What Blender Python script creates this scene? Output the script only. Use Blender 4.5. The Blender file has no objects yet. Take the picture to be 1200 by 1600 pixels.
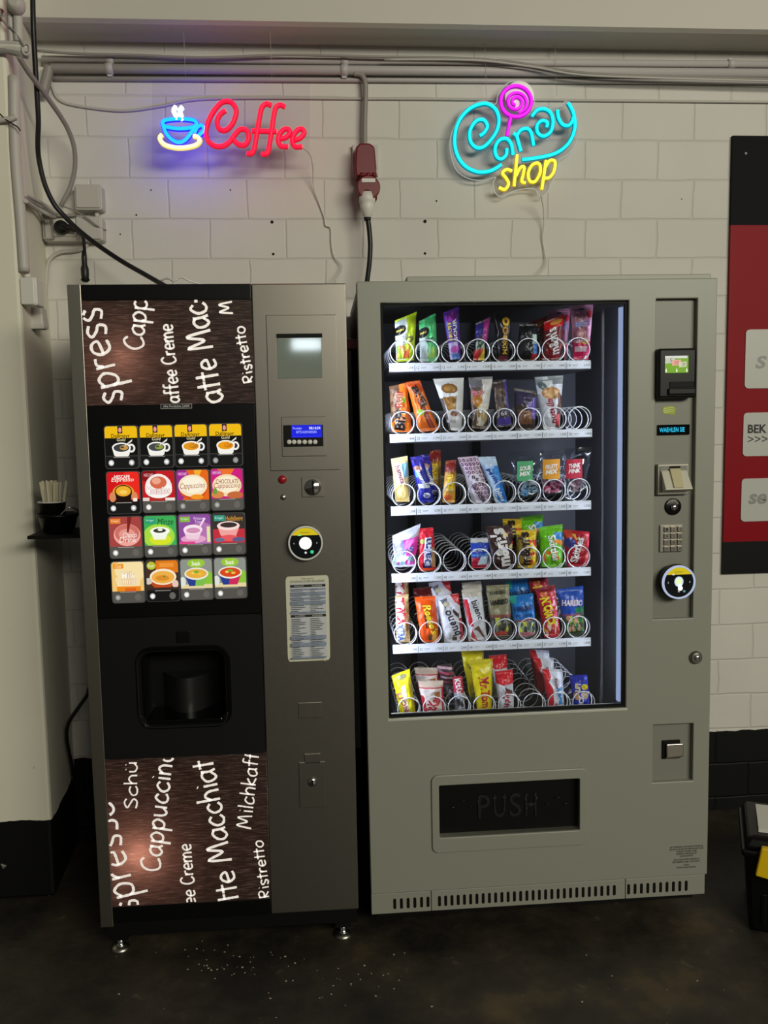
import bpy, math, random
from mathutils import Vector, Matrix, noise
random.seed(7)
C = bpy.context.scene.collection
sc = bpy.context.scene

# ------------------------------------------------------------------ camera
F = 1352.0                                   # focal length in pixels of the 1200x1600 frame
YAW, PITCH, ROLL = .07345, .10172, -.01695
CAM = Vector((0, -3.01, 1.46))
FW = Vector((math.sin(YAW)*math.cos(PITCH), math.cos(YAW)*math.cos(PITCH), -math.sin(PITCH)))
_r0 = Vector((math.cos(YAW), -math.sin(YAW), 0)); _u0 = _r0.cross(FW)
RT = _r0*math.cos(ROLL) + _u0*math.sin(ROLL)
UP = _u0*math.cos(ROLL) - _r0*math.sin(ROLL)
cd = bpy.data.cameras.new('camera'); cam = bpy.data.objects.new('camera', cd); C.objects.link(cam)
cd.sensor_fit = 'VERTICAL'; cd.sensor_height = 24.0; cd.lens = F/1600*24.0
cd.clip_start = .05
cam.matrix_world = Matrix(((RT.x, UP.x, -FW.x, CAM.x), (RT.y, UP.y, -FW.y, CAM.y), (RT.z, UP.z, -FW.z, CAM.z), (0, 0, 0, 1)))
sc.camera = cam

# ------------------------------------------------------------------ light and exposure
sc.view_settings.view_transform = 'Standard'; sc.view_settings.look = 'None'
sc.view_settings.gamma = 1; sc.view_settings.use_curve_mapping = False
sc.view_settings.exposure = 0.0
W = bpy.data.worlds.new('hall'); sc.world = W; W.use_nodes = True
bg = W.node_tree.nodes['Background']; bg.inputs[0].default_value = (1, .95, .82, 1); bg.inputs[1].default_value = .058

def area(name, loc, target, sx, sy, energy, color):
    l = bpy.data.lights.new(name, 'AREA'); l.shape = 'RECTANGLE'; l.size = sx; l.size_y = sy
    l.energy = energy; l.color = color
    o = bpy.data.objects.new(name, l); C.objects.link(o); o.location = loc
    o.rotation_euler = (Vector(target)-Vector(loc)).to_track_quat('-Z', 'Y').to_euler()
    return o
area('hall_lamp', (2.8, -6.2, 3.22), (.2, -.2, 1.2), 3.8, 1.0, 245, (1, .965, .80))
area('hall_window', (-0.116, -8.6, 2.392), (-.3, 0, 1.6), .34, .13, 2.2, (.82, .95, 1))

def lin(c):
    c /= 255.0
    return c/12.92 if c <= .04045 else ((c+.055)/1.055)**2.4
def H(s):
    s = s.lstrip('#')
    if len(s) == 3: s = ''.join(a+a for a in s)
    return (lin(int(s[0:2], 16)), lin(int(s[2:4], 16)), lin(int(s[4:6], 16)), 1.0)

# ------------------------------------------------------------------ helpers
def ray(px, py): return FW + RT*((px-600)/F) - UP*((py-800)/F)
def at(px, py, Y):                            # photo pixel -> point on the upright plane y = Y
    d = ray(px, py); return CAM + d*((Y-CAM.y)/d.y)
def atz(px, py, Z):
    d = ray(px, py); return CAM + d*((Z-CAM.z)/d.z)
SNACK_O, SNACK_T = Vector((.116, -.708, 0)), -.0045
SNACK_M = Matrix.Rotation(SNACK_T, 3, 'Y')
COF_O = Vector((-.6357, -.6866, 0))
def rl(px, py, d=0.0):                        # pixel -> local point of the snack machine at depth d behind its front
    o = SNACK_M.transposed() @ (CAM-SNACK_O); v = SNACK_M.transposed() @ ray(px, py)
    return o + v*((d-o.y)/v.y)
def cl(px, py, d=0.0): return at(px, py, COF_O.y+d) - COF_O

def catmull(pts, n=8, closed=False):
    P = [Vector(p) for p in pts]; out = []; N = len(P)
    if N < 3 and not closed: return P
    for i in range(N if closed else N-1):
        if closed: a, b, c, d = P[i-1], P[i], P[(i+1) % N], P[(i+2) % N]
        else: a, b, c, d = P[max(i-1, 0)], P[i], P[i+1], P[min(i+2, N-1)]
        for k in range(n):
            t = k/n
            out.append(.5*((2*b) + (c-a)*t + (2*a-5*b+4*c-d)*t*t + (3*b-a-3*c+d)*t**3))
    if not closed: out.append(P[-1])
    return out
def rrect(x0, x1, z0, z1, r, n=5):
    o = []
    for cx, cz, a in ((x1-r, z1-r, 0), (x0+r, z1-r, 90), (x0+r, z0+r, 180), (x1-r, z0+r, 270)):
        for k in range(n+1):
            t = math.radians(a+90*k/n); o.append((cx+r*math.cos(t), cz+r*math.sin(t)))
    return o
def ell(cx, cz, rx, rz, n=28): return [(cx+rx*math.cos(2*math.pi*k/n), cz+rz*math.sin(2*math.pi*k/n)) for k in range(n)]

_tc = {}
def text2d(s, bold=0.0, shear=0.0, res=3):    # flat text: points and faces fitted to a unit box, plus width / height
    key = (s, bold, shear, res)
    if key not in _tc:
        cu = bpy.data.curves.new('t', 'FONT'); cu.body = s; cu.offset = bold; cu.shear = shear; cu.resolution_u = res; cu.fill_mode = 'FRONT'
        ob = bpy.data.objects.new('t', cu); C.objects.link(ob)
        me = bpy.data.meshes.new_from_object(ob.evaluated_get(bpy.context.evaluated_depsgraph_get()))
        vs = [(v.co.x, v.co.y) for v in me.vertices]; fs = [tuple(p.vertices) for p in me.polygons]
        bpy.data.objects.remove(ob); bpy.data.curves.remove(cu); bpy.data.meshes.remove(me)
        x0 = min(v[0] for v in vs); x1 = max(v[0] for v in vs); y0 = min(v[1] for v in vs); y1 = max(v[1] for v in vs)
        w = max(x1-x0, 1e-6); h = max(y1-y0, 1e-6)
        _tc[key] = ([((x-x0)/w, (y-y0)/h) for x, y in vs], fs, w/h)
    return _tc[key]

class MB:
    def __init__(s): s.v = []; s.f = []; s.m = []; s.sm = []; s.c = []; s.hascol = False
    def face(s, idx, mi=0, sm=False, col=None):
        s.f.append(tuple(idx)); s.m.append(mi); s.sm.append(sm); s.c.append(col or (1, 1, 1, 1)); s.hascol |= col is not None
    def add(s, vs, fs, mi=0, sm=False, col=None):
        b = len(s.v); s.v += [tuple(v) for v in vs]
        for f in fs: s.face([b+i for i in f], mi, sm, col)
    def box(s, x0, x1, y0, y1, z0, z1, mi=0, col=None):
        s.add([(x0, y0, z0), (x1, y0, z0), (x1, y1, z0), (x0, y1, z0), (x0, y0, z1), (x1, y0, z1), (x1, y1, z1), (x0, y1, z1)],
              [(3, 2, 1, 0), (4, 5, 6, 7), (0, 1, 5, 4), (1, 2, 6, 5), (2, 3, 7, 6), (3, 0, 4, 7)], mi, False, col)
        return s
    def hexa(s, p, mi=0, col=None):           # eight corners in the order of box()
        s.add(p, [(3, 2, 1, 0), (4, 5, 6, 7), (0, 1, 5, 4), (1, 2, 6, 5), (2, 3, 7, 6), (3, 0, 4, 7)], mi, False, col); return s
    def prism(s, poly, y0, y1, mi=0, col=None, sm=False):   # polygon in x, z pushed from y0 to y1
        n = len(poly)
        s.add([(x, y0, z) for x, z in poly]+[(x, y1, z) for x, z in poly], [tuple(range(n)), tuple(range(2*n-1, n-1, -1))], mi, False, col)
        b = len(s.v)-2*n
        for i in range(n): s.face((b+i, b+n+i, b+n+(i+1) % n, b+(i+1) % n), mi, sm, col)
        return s
    def ring(s, outer, inner, y0, y1, mi=0, col=None):      # two outlines with as many points: a plate with a hole
        n = len(outer)
        s.v += [(x, y0, z) for x, z in outer]+[(x, y0, z) for x, z in inner]+[(x, y1, z) for x, z in outer]+[(x, y1, z) for x, z in inner]
        b = len(s.v)-4*n
        for i in range(n):
            j = (i+1) % n
            s.face((b+i, b+j, b+n+j, b+n+i), mi, False, col); s.face((b+2*n+i, b+3*n+i, b+3*n+j, b+2*n+j), mi, False, col)
            s.face((b+i, b+2*n+i, b+2*n+j, b+j), mi, False, col); s.face((b+n+i, b+n+j, b+3*n+j, b+3*n+i), mi, True, col)
        return s
    def plate(s, x0, x1, z0, z1, holes, y0, y1, mi=0):      # sheet with rectangular holes, welded
        xs = sorted({x0, x1, *[h[0] for h in holes], *[h[1] for h in holes]}); zs = sorted({z0, z1, *[h[2] for h in holes], *[h[3] for h in holes]})
        solid = lambda i, k: 0 <= i < len(xs)-1 and 0 <= k < len(zs)-1 and not any(h[0]-1e-9 <= xs[i] and xs[i+1] <= h[1]+1e-9 and h[2]-1e-9 <= zs[k] and zs[k+1] <= h[3]+1e-9 for h in holes)
        b = len(s.v); nz = len(zs)
        for y in (y0, y1):
            for x in xs:
                for z in zs: s.v.append((x, y, z))
        id = lambda i, k, a: b + a*len(xs)*nz + i*nz + k
        for i in range(len(xs)-1):
            for k in range(nz-1):
                if not solid(i, k): continue
                s.face((id(i, k, 0), id(i+1, k, 0), id(i+1, k+1, 0), id(i, k+1, 0)), mi); s.face((id(i, k, 1), id(i, k+1, 1), id(i+1, k+1, 1), id(i+1, k, 1)), mi)
                for di, dk, e in ((-1, 0, ((i, k), (i, k+1))), (1, 0, ((i+1, k+1), (i+1, k))), (0, -1, ((i+1, k), (i, k))), (0, 1, ((i, k+1), (i+1, k+1)))):
                    if not solid(i+di, k+dk):
                        (a, c), (d, f) = e; s.face((id(a, c, 0), id(d, f, 0), id(d, f, 1), id(a, c, 1)), mi)
        return s
    def tube(s, pts, r, n=8, mi=0, col=None, closed=False, flat=1.0):
        P = [Vector(p) for p in pts]; N = len(P); b = len(s.v); ref = None
        for i in range(N):
            t = (P[(i+1) % N]-P[i-1]) if closed else (P[min(i+1, N-1)]-P[max(i-1, 0)])
            t = t.normalized() if t.length > 1e-9 else Vector((0, 0, 1))
            if ref is None: ref = Vector((0, 1, 0)) if abs(t.y) < .9 else Vector((1, 0, 0))
            a = (ref - t*ref.dot(t)); a = a.normalized() if a.length > 1e-6 else t.orthogonal().normalized(); ref = a; c = t.cross(a)
            for k in range(n):
                th = 2*math.pi*k/n; rr = r[i] if isinstance(r, (list, tuple)) else r
                s.v.append(tuple(P[i]+a*(rr*flat*math.cos(th))+c*(rr*math.sin(th))))
        for i in range(N if closed else N-1):
            j = (i+1) % N
            for k in range(n): s.face((b+i*n+k, b+i*n+(k+1) % n, b+j*n+(k+1) % n, b+j*n+k), mi, True, col)
        if not closed:
            s.face([b+k for k in range(n)][::-1], mi, False, col); s.face([b+(N-1)*n+k for k in range(n)], mi, False, col)
        return s
    def lathe(s, prof, o, axis='Z', n=28, mi=0, col=None, sm=True):   # prof: (radius, height) pairs
        b = len(s.v); o = Vector(o)
        for r, h in prof:
            for k in range(n):
                a = 2*math.pi*k/n; x, y = r*math.cos(a), r*math.sin(a)
                s.v.append(tuple(o+(Vector((x, y, h)) if axis == 'Z' else Vector((x, -h, y)) if axis == 'Y' else Vector((h, x, y)))))
        for i in range(len(prof)-1):
            for k in range(n): s.face((b+i*n+k, b+i*n+(k+1) % n, b+(i+1)*n+(k+1) % n, b+(i+1)*n+k), mi, sm, col)
        s.face([b+k for k in range(n)][::-1], mi, False, col); s.face([b+(len(prof)-1)*n+k for k in range(n)], mi, False, col)
        return s
    def text(s, t, fn, col=None, mi=0, bold=0.0, shear=0.0, res=3):   # fn maps the unit box of the text to a point
        vs, fs, _ = text2d(t, bold, shear, res); s.add([fn(x, y) for x, y in vs], fs, mi, False, col); return s
    def ribbon(s, pts, w, off, col=None, mi=0):               # flat brush stroke in the x, z plane
        P = [Vector((p[0], p[2])) for p in pts]; N = len(P)
        if N < 2: return s
        b = len(s.v)
        for i in range(N):
            t = P[min(i+1, N-1)]-P[max(i-1, 0)]; t = t.normalized() if t.length > 1e-9 else Vector((1, 0)); nn = Vector((-t.y, t.x)); ww = w*(.82+.3*random.random())
            for sgn in (-1, 1):
                q = P[i]+nn*(sgn*ww*.5); s.v.append((q.x, off, q.y))
        for i in range(N-1): s.face((b+2*i, b+2*i+1, b+2*i+3, b+2*i+2), mi, False, col)
        return s
    def build(s, name, mats, parent=None, bevel=0.0, seg=2, origin=None):
        me = bpy.data.meshes.new(name)
        v = s.v if origin is None else [(x-origin[0], y-origin[1], z-origin[2]) for x, y, z in s.v]
        me.from_pydata(v, [], s.f)
        for m in (mats if isinstance(mats, (list, tuple)) else [mats]): me.materials.append(m)
        me.polygons.foreach_set('material_index', s.m); me.polygons.foreach_set('use_smooth', s.sm)
        if s.hascol:
            ca = me.color_attributes.new('col', 'FLOAT_COLOR', 'CORNER'); data = []
            for p, c in zip(me.polygons, s.c): data += list(c)*p.loop_total
            ca.data.foreach_set('color', data)
        me.update()
        o = bpy.data.objects.new(name, me); C.objects.link(o)
        if parent: o.parent = parent
        if origin is not None: o.location = origin
        if bevel:
            b = o.modifiers.new('edge', 'BEVEL'); b.width = bevel; b.segments = seg; b.limit_method = 'ANGLE'; b.angle_limit = .6; b.harden_normals = False
        return o
def tag(o, label, cat, group=None):
    o['label'] = label; o['category'] = cat
    if group: o['group'] = group
    return o
def thing(name, label, cat, loc=(0, 0, 0), rot=(0, 0, 0), group=None):
    o = bpy.data.objects.new(name, None); C.objects.link(o); o.location = loc; o.rotation_euler = rot; o.empty_display_size = .05
    return tag(o, label, cat, group)
def struct(o): o['kind'] = 'structure'; return o

# ------------------------------------------------------------------ materials
def mat(name, col, rough=.5, metal=0.0, emit=None, es=0.0, spec=.5):
    m = bpy.data.materials.new(name); m.use_nodes = True; p = m.node_tree.nodes['Principled BSDF']
    p.inputs['Base Color'].default_value = H(col) if isinstance(col, str) else (*col[:3], 1)
    p.inputs['Roughness'].default_value = rough; p.inputs['Metallic'].default_value = metal; p.inputs['Specular IOR Level'].default_value = spec
    if emit: p.inputs['Emission Color'].default_value = H(emit) if isinstance(emit, str) else (*emit[:3], 1); p.inputs['Emission Strength'].default_value = es
    return m
def N(m, t, **kw):
    n = m.node_tree.nodes.new(t)
    for k, v in kw.items():
        if k in n.inputs: n.inputs[k].default_value = v
        else: setattr(n, k, v)
    return n
def L(m, a, b): m.node_tree.links.new(a, b)
def P(m): return m.node_tree.nodes['Principled BSDF']
def noisy(m, scale=40, bump=.1, dist=.002, rough=None, coords='Object', stretch=None, detail=4):
    tc = N(m, 'ShaderNodeTexCoord'); src = tc.outputs[coords]
    if stretch:
        mp = N(m, 'ShaderNodeMapping'); mp.inputs['Scale'].default_value = stretch; L(m, src, mp.inputs[0]); src = mp.outputs[0]
    n = N(m, 'ShaderNodeTexNoise', Scale=scale, Detail=detail); L(m, src, n.inputs['Vector'])
    b = N(m, 'ShaderNodeBump', Strength=bump, Distance=dist); L(m, n.outputs[0], b.inputs['Height']); L(m, b.outputs[0], P(m).inputs['Normal'])
    if rough:
        r = N(m, 'ShaderNodeMapRange'); r.inputs[3].default_value, r.inputs[4].default_value = rough; L(m, n.outputs[0], r.inputs[0]); L(m, r.outputs[0], P(m).inputs['Roughness'])
    return m
def ramp(m, fac, stops):
    r = N(m, 'ShaderNodeValToRGB'); e = r.color_ramp.elements
    while len(e) < len(stops): e.new(.5)
    for el, (p, c) in zip(e, stops): el.position = p; el.color = H(c) if isinstance(c, str) else (*c[:3], 1)
    L(m, fac, r.inputs[0]); return r.outputs[0]
def mixc(m, fac, a, b, mode='MIX'):
    n = N(m, 'ShaderNodeMix', data_type='RGBA', blend_type=mode)
    for s, i in ((fac, 0), (a, 6), (b, 7)):
        if hasattr(s, 'is_linked'): L(m, s, n.inputs[i])
        else: n.inputs[i].default_value = s if i == 0 else (H(s) if isinstance(s, str) else (*s[:3], 1))
    return n.outputs[2]

def wall_paint(name, split, brick=True, tones=('#c6c3bd', '#dddad2')):      # painted masonry: white above, black tar paint below the height split
    m = mat(name, '#cfccc4', .62, spec=.25); tc = N(m, 'ShaderNodeTexCoord'); g = N(m, 'ShaderNodeNewGeometry')
    sep = N(m, 'ShaderNodeSeparateXYZ'); L(m, g.outputs['Position'], sep.inputs[0])
    n1 = N(m, 'ShaderNodeTexNoise', Scale=9, Detail=5); L(m, g.outputs['Position'], n1.inputs['Vector'])
    n2 = N(m, 'ShaderNodeTexNoise', Scale=2.2, Detail=3); L(m, g.outputs['Position'], n2.inputs['Vector'])
    white = mixc(m, n2.outputs[0], *tones)
    # chips and scuffs in the paint
    n3 = N(m, 'ShaderNodeTexNoise', Scale=34, Detail=6, Roughness=.65); L(m, g.outputs['Position'], n3.inputs['Vector'])
    sc_ = ramp(m, n3.outputs[0], [(.70, '#000'), (.74, '#fff')])
    ml = N(m, 'ShaderNodeMath', operation='MULTIPLY'); ml.inputs[1].default_value = .45; L(m, sc_, ml.inputs[0])
    white = mixc(m, ml.outputs[0], white, '#7e796e')
    h = n1.outputs[0]
    bump_h = None
    if brick:
        cmb = N(m, 'ShaderNodeCombineXYZ'); add = N(m, 'ShaderNodeMath', operation='SUBTRACT'); add.inputs[1].default_value = .055
        ax = N(m, 'ShaderNodeMath', operation='SUBTRACT'); ax.inputs[1].default_value = .172; L(m, sep.outputs[0], ax.inputs[0])
        L(m, ax.outputs[0], cmb.inputs[0]); L(m, sep.outputs[2], add.inputs[0]); L(m, add.outputs[0], cmb.inputs[1])
        dn = N(m, 'ShaderNodeTexNoise', Scale=7, Detail=2); L(m, g.outputs['Position'], dn.inputs['Vector'])
        vs = N(m, 'ShaderNodeVectorMath', operation='MULTIPLY_ADD'); L(m, dn.outputs[1], vs.inputs[0]); vs.inputs[1].default_value = (.018, .010, 0); L(m, cmb.outputs[0], vs.inputs[2])
        br = N(m, 'ShaderNodeTexBrick', Scale=1.0); br.offset = .5; br.squash = 1.0
        for k, v in (('Mortar Size', .0055), ('Mortar Smooth', 1.0), ('Brick Width', .256), ('Row Height', .1312)): br.inputs[k].default_value = v
        br.inputs['Color1'].default_value = (1, 1, 1, 1); br.inputs['Color2'].default_value = (.82, .82, .82, 1); br.inputs['Mortar'].default_value = (0, 0, 0, 1)
        L(m, vs.outputs[0], br.inputs['Vector'])
        inv = N(m, 'ShaderNodeMath', operation='SUBTRACT'); inv.inputs[0].default_value = 1.0; L(m, br.outputs['Fac'], inv.inputs[1])
        dm = N(m, 'ShaderNodeMath', operation='MULTIPLY'); dm.inputs[1].default_value = .10; L(m, br.outputs['Fac'], dm.inputs[0])
        white = mixc(m, dm.outputs[0], white, '#8d887d')          # grime caught in the joints
        bump_h = inv.outputs[0]
    nz = N(m, 'ShaderNodeMath', operation='MULTIPLY_ADD'); nz.inputs[1].default_value = .03; L(m, n1.outputs[0], nz.inputs[0]); L(m, sep.outputs[2], nz.inputs[2])
    cmp_ = N(m, 'ShaderNodeMath', operation='GREATER_THAN'); cmp_.inputs[1].default_value = split+.015; L(m, nz.outputs[0], cmp_.inputs[0])
    n4 = N(m, 'ShaderNodeTexNoise', Scale=22, Detail=3); L(m, g.outputs['Position'], n4.inputs['Vector'])
    drip = ramp(m, n4.outputs[0], [(.71, '#070707'), (.735, '#8b887c')])
    L(m, mixc(m, cmp_.outputs[0], drip, white), P(m).inputs['Base Color'])
    b1 = N(m, 'ShaderNodeBump', Strength=.25, Distance=.004); L(m, h, b1.inputs['Height'])
    if bump_h is not None:
        b2 = N(m, 'ShaderNodeBump', Strength=.6, Distance=.004); L(m, bump_h, b2.inputs['Height']); L(m, b1.outputs[0], b2.inputs['Normal']); b1 = b2
    L(m, b1.outputs[0], P(m).inputs['Normal'])
    return m
M_wall = wall_paint('painted_brick', .306)
M_pillar = wall_paint('painted_pillar', .252, False, ('#dcd8c6', '#ebe7d6'))  # lighter cream tones stand in for extra lamp light on the pillar front
M_beam = noisy(mat('painted_beam', '#c9c5bb', .6), 14, .25, .004)
def floor_mat():
    m = mat('tarred_floor', '#1b1918', .55); g = N(m, 'ShaderNodeNewGeometry')
    a = N(m, 'ShaderNodeTexNoise', Scale=2.6, Detail=6, Roughness=.6); L(m, g.outputs[0], a.inputs['Vector'])
    b = N(m, 'ShaderNodeTexNoise', Scale=13, Detail=6, Roughness=.65); L(m, g.outputs[0], b.inputs['Vector'])
    c1 = ramp(m, a.outputs[0], [(.40, '#1f1c19'), (.57, '#463d2e'), (.69, '#73603f')])
    c2 = ramp(m, b.outputs[0], [(.40, '#131211'), (.63, '#302b24'), (.76, '#7a705a')])
    L(m, mixc(m, .5, c1, c2), P(m).inputs['Base Color'])
    bp = N(m, 'ShaderNodeBump', Strength=.5, Distance=.006); L(m, b.outputs[0], bp.inputs['Height']); L(m, bp.outputs[0], P(m).inputs['Normal'])
    r = N(m, 'ShaderNodeMapRange'); r.inputs[3].default_value, r.inputs[4].default_value = .38, .75; L(m, a.outputs[0], r.inputs[0]); L(m, r.outputs[0], P(m).inputs['Roughness'])
    return m
M_floor = floor_mat()
M_steel = noisy(mat('brushed_steel', '#8f8a82', .38, 1.0), 60, .05, .001, (.30, .46), stretch=(1, 1, 14))
M_steel_lt = mat('light_steel', '#b4afa4', .34, 1.0)
M_chrome = mat('chrome', '#d8d8d6', .14, 1.0)
M_black = noisy(mat('black_plastic', '#070708', .36, spec=.25), 300, .04, .0005)
M_blackm = mat('black_matte', '#060606', .6, spec=.2)
M_gloss = mat('black_glass', '#050506', .08)
M_grey = noisy(mat('grey_enamel', '#8b8b80', .42), 500, .06, .0004)
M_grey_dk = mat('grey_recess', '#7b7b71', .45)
M_body = mat('dark_cabinet_side', '#35332f', .5)
M_inner = mat('cabinet_lining', '#66676c', .5)
M_tray = mat('tray_metal', '#3a3a3d', .45, .3)
M_wire = mat('spiral_wire', '#f0f1f4', .32, .55)
M_strip = mat('price_rail', '#dfe4ec', .4)
M_paper = mat('label_paper', '#e6e9ee', .55)
M_white = mat('white_plastic', '#d9d7cf', .45)
M_offw = mat('painted_plastic', '#bdb9b2', .5)
M_greycab = mat('grey_cable_skin', '#8f8a84', .5)
M_rubber = mat('black_cable_skin', '#0a0a0b', .45)
M_red = mat('red_plastic', '#6e0f18', .42)
M_redbt = mat('red_button', '#a01520', .3)
M_yellow = mat('yellow_plastic', '#e0b80c', .4)
def attr_mat(name, rough=.3, emit=0.0, base=1.0, crinkle=0.0, spec=.5):
    m = mat(name, '#ffffff', rough, spec=spec); a = N(m, 'ShaderNodeAttribute', attribute_name='col')
    if base < 1:
        L(m, mixc(m, 1-base, a.outputs[0], '#000000'), P(m).inputs['Base Color'])
    else: L(m, a.outputs[0], P(m).inputs['Base Color'])
    if emit: L(m, a.outputs[0], P(m).inputs['Emission Color']); P(m).inputs['Emission Strength'].default_value = emit
    if crinkle: noisy(m, 55, crinkle, .004, detail=3)
    return m
M_print = attr_mat('printed_film', .28, crinkle=.55)
M_ink = attr_mat('printed_ink', .4)
M_backlit = attr_mat('backlit_print', .2, emit=.92, base=.12)
M_sheet = attr_mat('printed_sheet', .5)
M_lcd = attr_mat('lit_display', .2, emit=1.0, base=.1)
def clear(name, tint='#ffffff', gloss=.10, rough=.02):
    m = bpy.data.materials.new(name); m.use_nodes = True; t = m.node_tree; t.nodes.remove(t.nodes['Principled BSDF'])
    tr = t.nodes.new('ShaderNodeBsdfTransparent'); tr.inputs[0].default_value = H(tint)
    gl = t.nodes.new('ShaderNodeBsdfGlossy'); gl.inputs['Roughness'].default_value = rough
    fr = t.nodes.new('ShaderNodeLayerWeight'); fr.inputs[0].default_value = .5
    pw = t.nodes.new('ShaderNodeMath'); pw.operation = 'POWER'; pw.inputs[1].default_value = 5.0; t.links.new(fr.outputs['Facing'], pw.inputs[0])
    ad = t.nodes.new('ShaderNodeMath'); ad.operation = 'MULTIPLY_ADD'; ad.inputs[1].default_value = .9; ad.inputs[2].default_value = gloss; t.links.new(pw.outputs[0], ad.inputs[0])
    mx = t.nodes.new('ShaderNodeMixShader'); t.links.new(ad.outputs[0], mx.inputs[0]); t.links.new(tr.outputs[0], mx.inputs[1]); t.links.new(gl.outputs[0], mx.inputs[2])
    t.links.new(mx.outputs[0], t.nodes['Material Output'].inputs[0]); return m
M_glass = clear('shop_glass', '#fafcff', .03)
M_acryl = clear('acrylic_sheet', '#fbfafc', .003)
M_film = clear('clear_wrapper', '#e8ecf0', .10, .12)
def emit_mat(name, col, s): return mat(name, '#101010' if s > 0 else col, .5, emit=col, es=s)

# ------------------------------------------------------------------ the setting
struct(MB().box(-4, 4, -9, .0, -.1, 0).build('floor', M_floor))
struct(MB().box(-3, 4, 0, .15, 0, 3.6).build('wall_back', M_wall))
struct(MB().hexa([(-2.2, -.36, 0), (-.858, -.36, 0), (-.886, .01, 0), (-2.2, .01, 0), (-2.2, -.36, 3.6), (-.858, -.36, 3.6), (-.886, .01, 3.6), (-2.2, .01, 3.6)]).build('pillar', M_pillar, bevel=.012))
zw = at(900, 77, 0).z; ze = at(600, 36, -.17).z; zc = at(600, 44, -.15).z
b = MB(); prof = [(-.17, ze), (-.15, zc), (0.005, zw), (.005, 3.6), (-.17, 3.6)]
n = len(prof); b.add([(-2.2, y, z) for y, z in prof]+[(4, y, z) for y, z in prof], [tuple(range(n))[::-1], tuple(range(n, 2*n))]+[(i, (i+1) % n, n+(i+1) % n, n+i) for i in range(n)])
struct(b.build('ceiling_beam', M_beam))

def cable(name, pts, r, m, label, cat, n=8, sub=6, sm=True):
    P_ = [at(*p) for p in pts]
    return tag(MB().tube(catmull(P_, sub) if sm else P_, r, n).build(name, m), label, cat)

# conduit runs under the beam
def pipe(pa, pb, r, m, label, clips=()):
    a, c = at(*pa), at(*pb); t = thing('conduit_pipe', label, 'pipe', a)
    MB().tube([Vector((0, 0, 0)), c-a], r, 12).build('pipe_run', m, t)
    for px in clips:
        k = (px-pa[0])/(pb[0]-pa[0]); q = (c-a)*k
        MB().tube([q-Vector((.012, 0, 0)), q+Vector((.012, 0, 0))], r*1.2, 12).build('pipe_clip', m, t)
        MB().box(q.x-.008, q.x+.008, q.y, -a.y, q.z-r*1.6, q.z+r*1.6).build('clip_foot', m, t)
    return t
M_pipe = mat('painted_conduit', '#bab5b4', .5)
pipe((66, 93, -.024), (1260, 101, -.024), .0115, M_pipe, 'thin grey conduit pipe highest on the wall below the beam', (166, 520, 1135))
pipe((80, 106.5, -.026), (1260, 115, -.026), .0148, M_pipe, 'thick grey conduit pipe between two thinner ones under the beam', (166, 520))
pipe((76, 122.5, -.010), (1260, 129, -.010), .0075, M_pipe, 'thinnest painted conduit pipe, lowest of the runs under the beam')
cable('sagging_cable', [(58, 79, -.055), (120, 84, -.055), (210, 86, -.055), (320, 90, -.055), (450, 86, -.055), (600, 89, -.055), (720, 91, -.055), (800, 97, -.055), (880, 110, -.055), (980, 118, -.055), (1260, 125, -.055)], .0045, M_greycab, 'dark grey cable sagging across the conduit pipes under the beam', 'cable')
cable('grey_cable', [(600, 93, -.066), (740, 94, -.066), (830, 104, -.066), (900, 116, -.066), (1000, 121, -.066), (1260, 128, -.066)], .0035, M_offw, 'pale cable running beside the dark sagging cable toward the red panel', 'cable')
cable('painted_cable', [(79, 124, -.006), (83, 140, -.006), (93, 156, -.006), (120, 165, -.006), (190, 173, -.006), (250, 166, -.006), (310, 155, -.006), (420, 153, -.006), (545, 154, -.006), (700, 155, -.006), (1260, 160, -.006)], .0045, M_offw, 'white painted cable drooping along the brick wall behind the coffee sign', 'cable')
MB_ = MB().tube(catmull([at(77, 104, -.03), at(74, 118, -.03), at(70, 134, -.03), at(66, 150, -.03)], 5), [.016]*16, 10)
tag(MB_.build('flared_conduit_end', M_greycab), 'short bent grey conduit end in the corner beside the pillar', 'pipe')

# pillar corner wiring
cable('conduit_upright', [(27, -10, -.375), (28, 30, -.375), (29, 66, -.375)], .013, M_offw, 'white upright conduit at the top of the pillar', 'pipe', 12)
cable('conduit_riser', [(14, -10, -.372), (16, 30, -.372), (18, 66, -.372)], .008, M_offw, 'thin dark edged riser beside the white upright conduit on the pillar', 'pipe', 10)
t = thing('domed_fitting', 'round painted cap on top of the white upright conduit', 'cap', at(26, 9, -.39))
MB().lathe([(.001, -.012), (.022, -.010), (.025, 0), (.02, .02), (.012, .03)], (0, 0, 0), 'Y').build('cap_dome', M_offw, t)
for i, (y0, y1) in enumerate(((67, 69), (72, 74), (78, 79), (80, 88))):
    cable('bundled_cable', [(-12, y0, -.375), (10, y0, -.376), (28, (y0+y1)/2, -.378), (44, y1, -.375)], .0065 if i < 3 else .008, [M_offw, M_white, M_offw, M_greycab][i],
          ['topmost white cable of the bundle strapped across the pillar', 'second white cable from the top of the bundle on the pillar', 'third white cable of the bundle on the pillar', 'grey sagging cable, lowest of the bundle on the pillar'][i], 'cable')
tag(MB().tube([at(*p) for p in ell(41, 77, 6, 9, 20) and [(x, y, -.385) for x, y in ell(41, 77, 6, 9, 20)]], .0035, 6, closed=True).build('cable_strap', M_offw), 'white ring strap around the cable bundle on the pillar', 'strap')
cable('thin_wire', [(0, 15, -.38), (3, 30, -.382), (12, 40, -.382), (22, 48, -.384), (30, 60, -.386), (37, 72, -.39)], .003, M_greycab, 'thin grey wire curving down to the strap on the pillar', 'wire')
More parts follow.
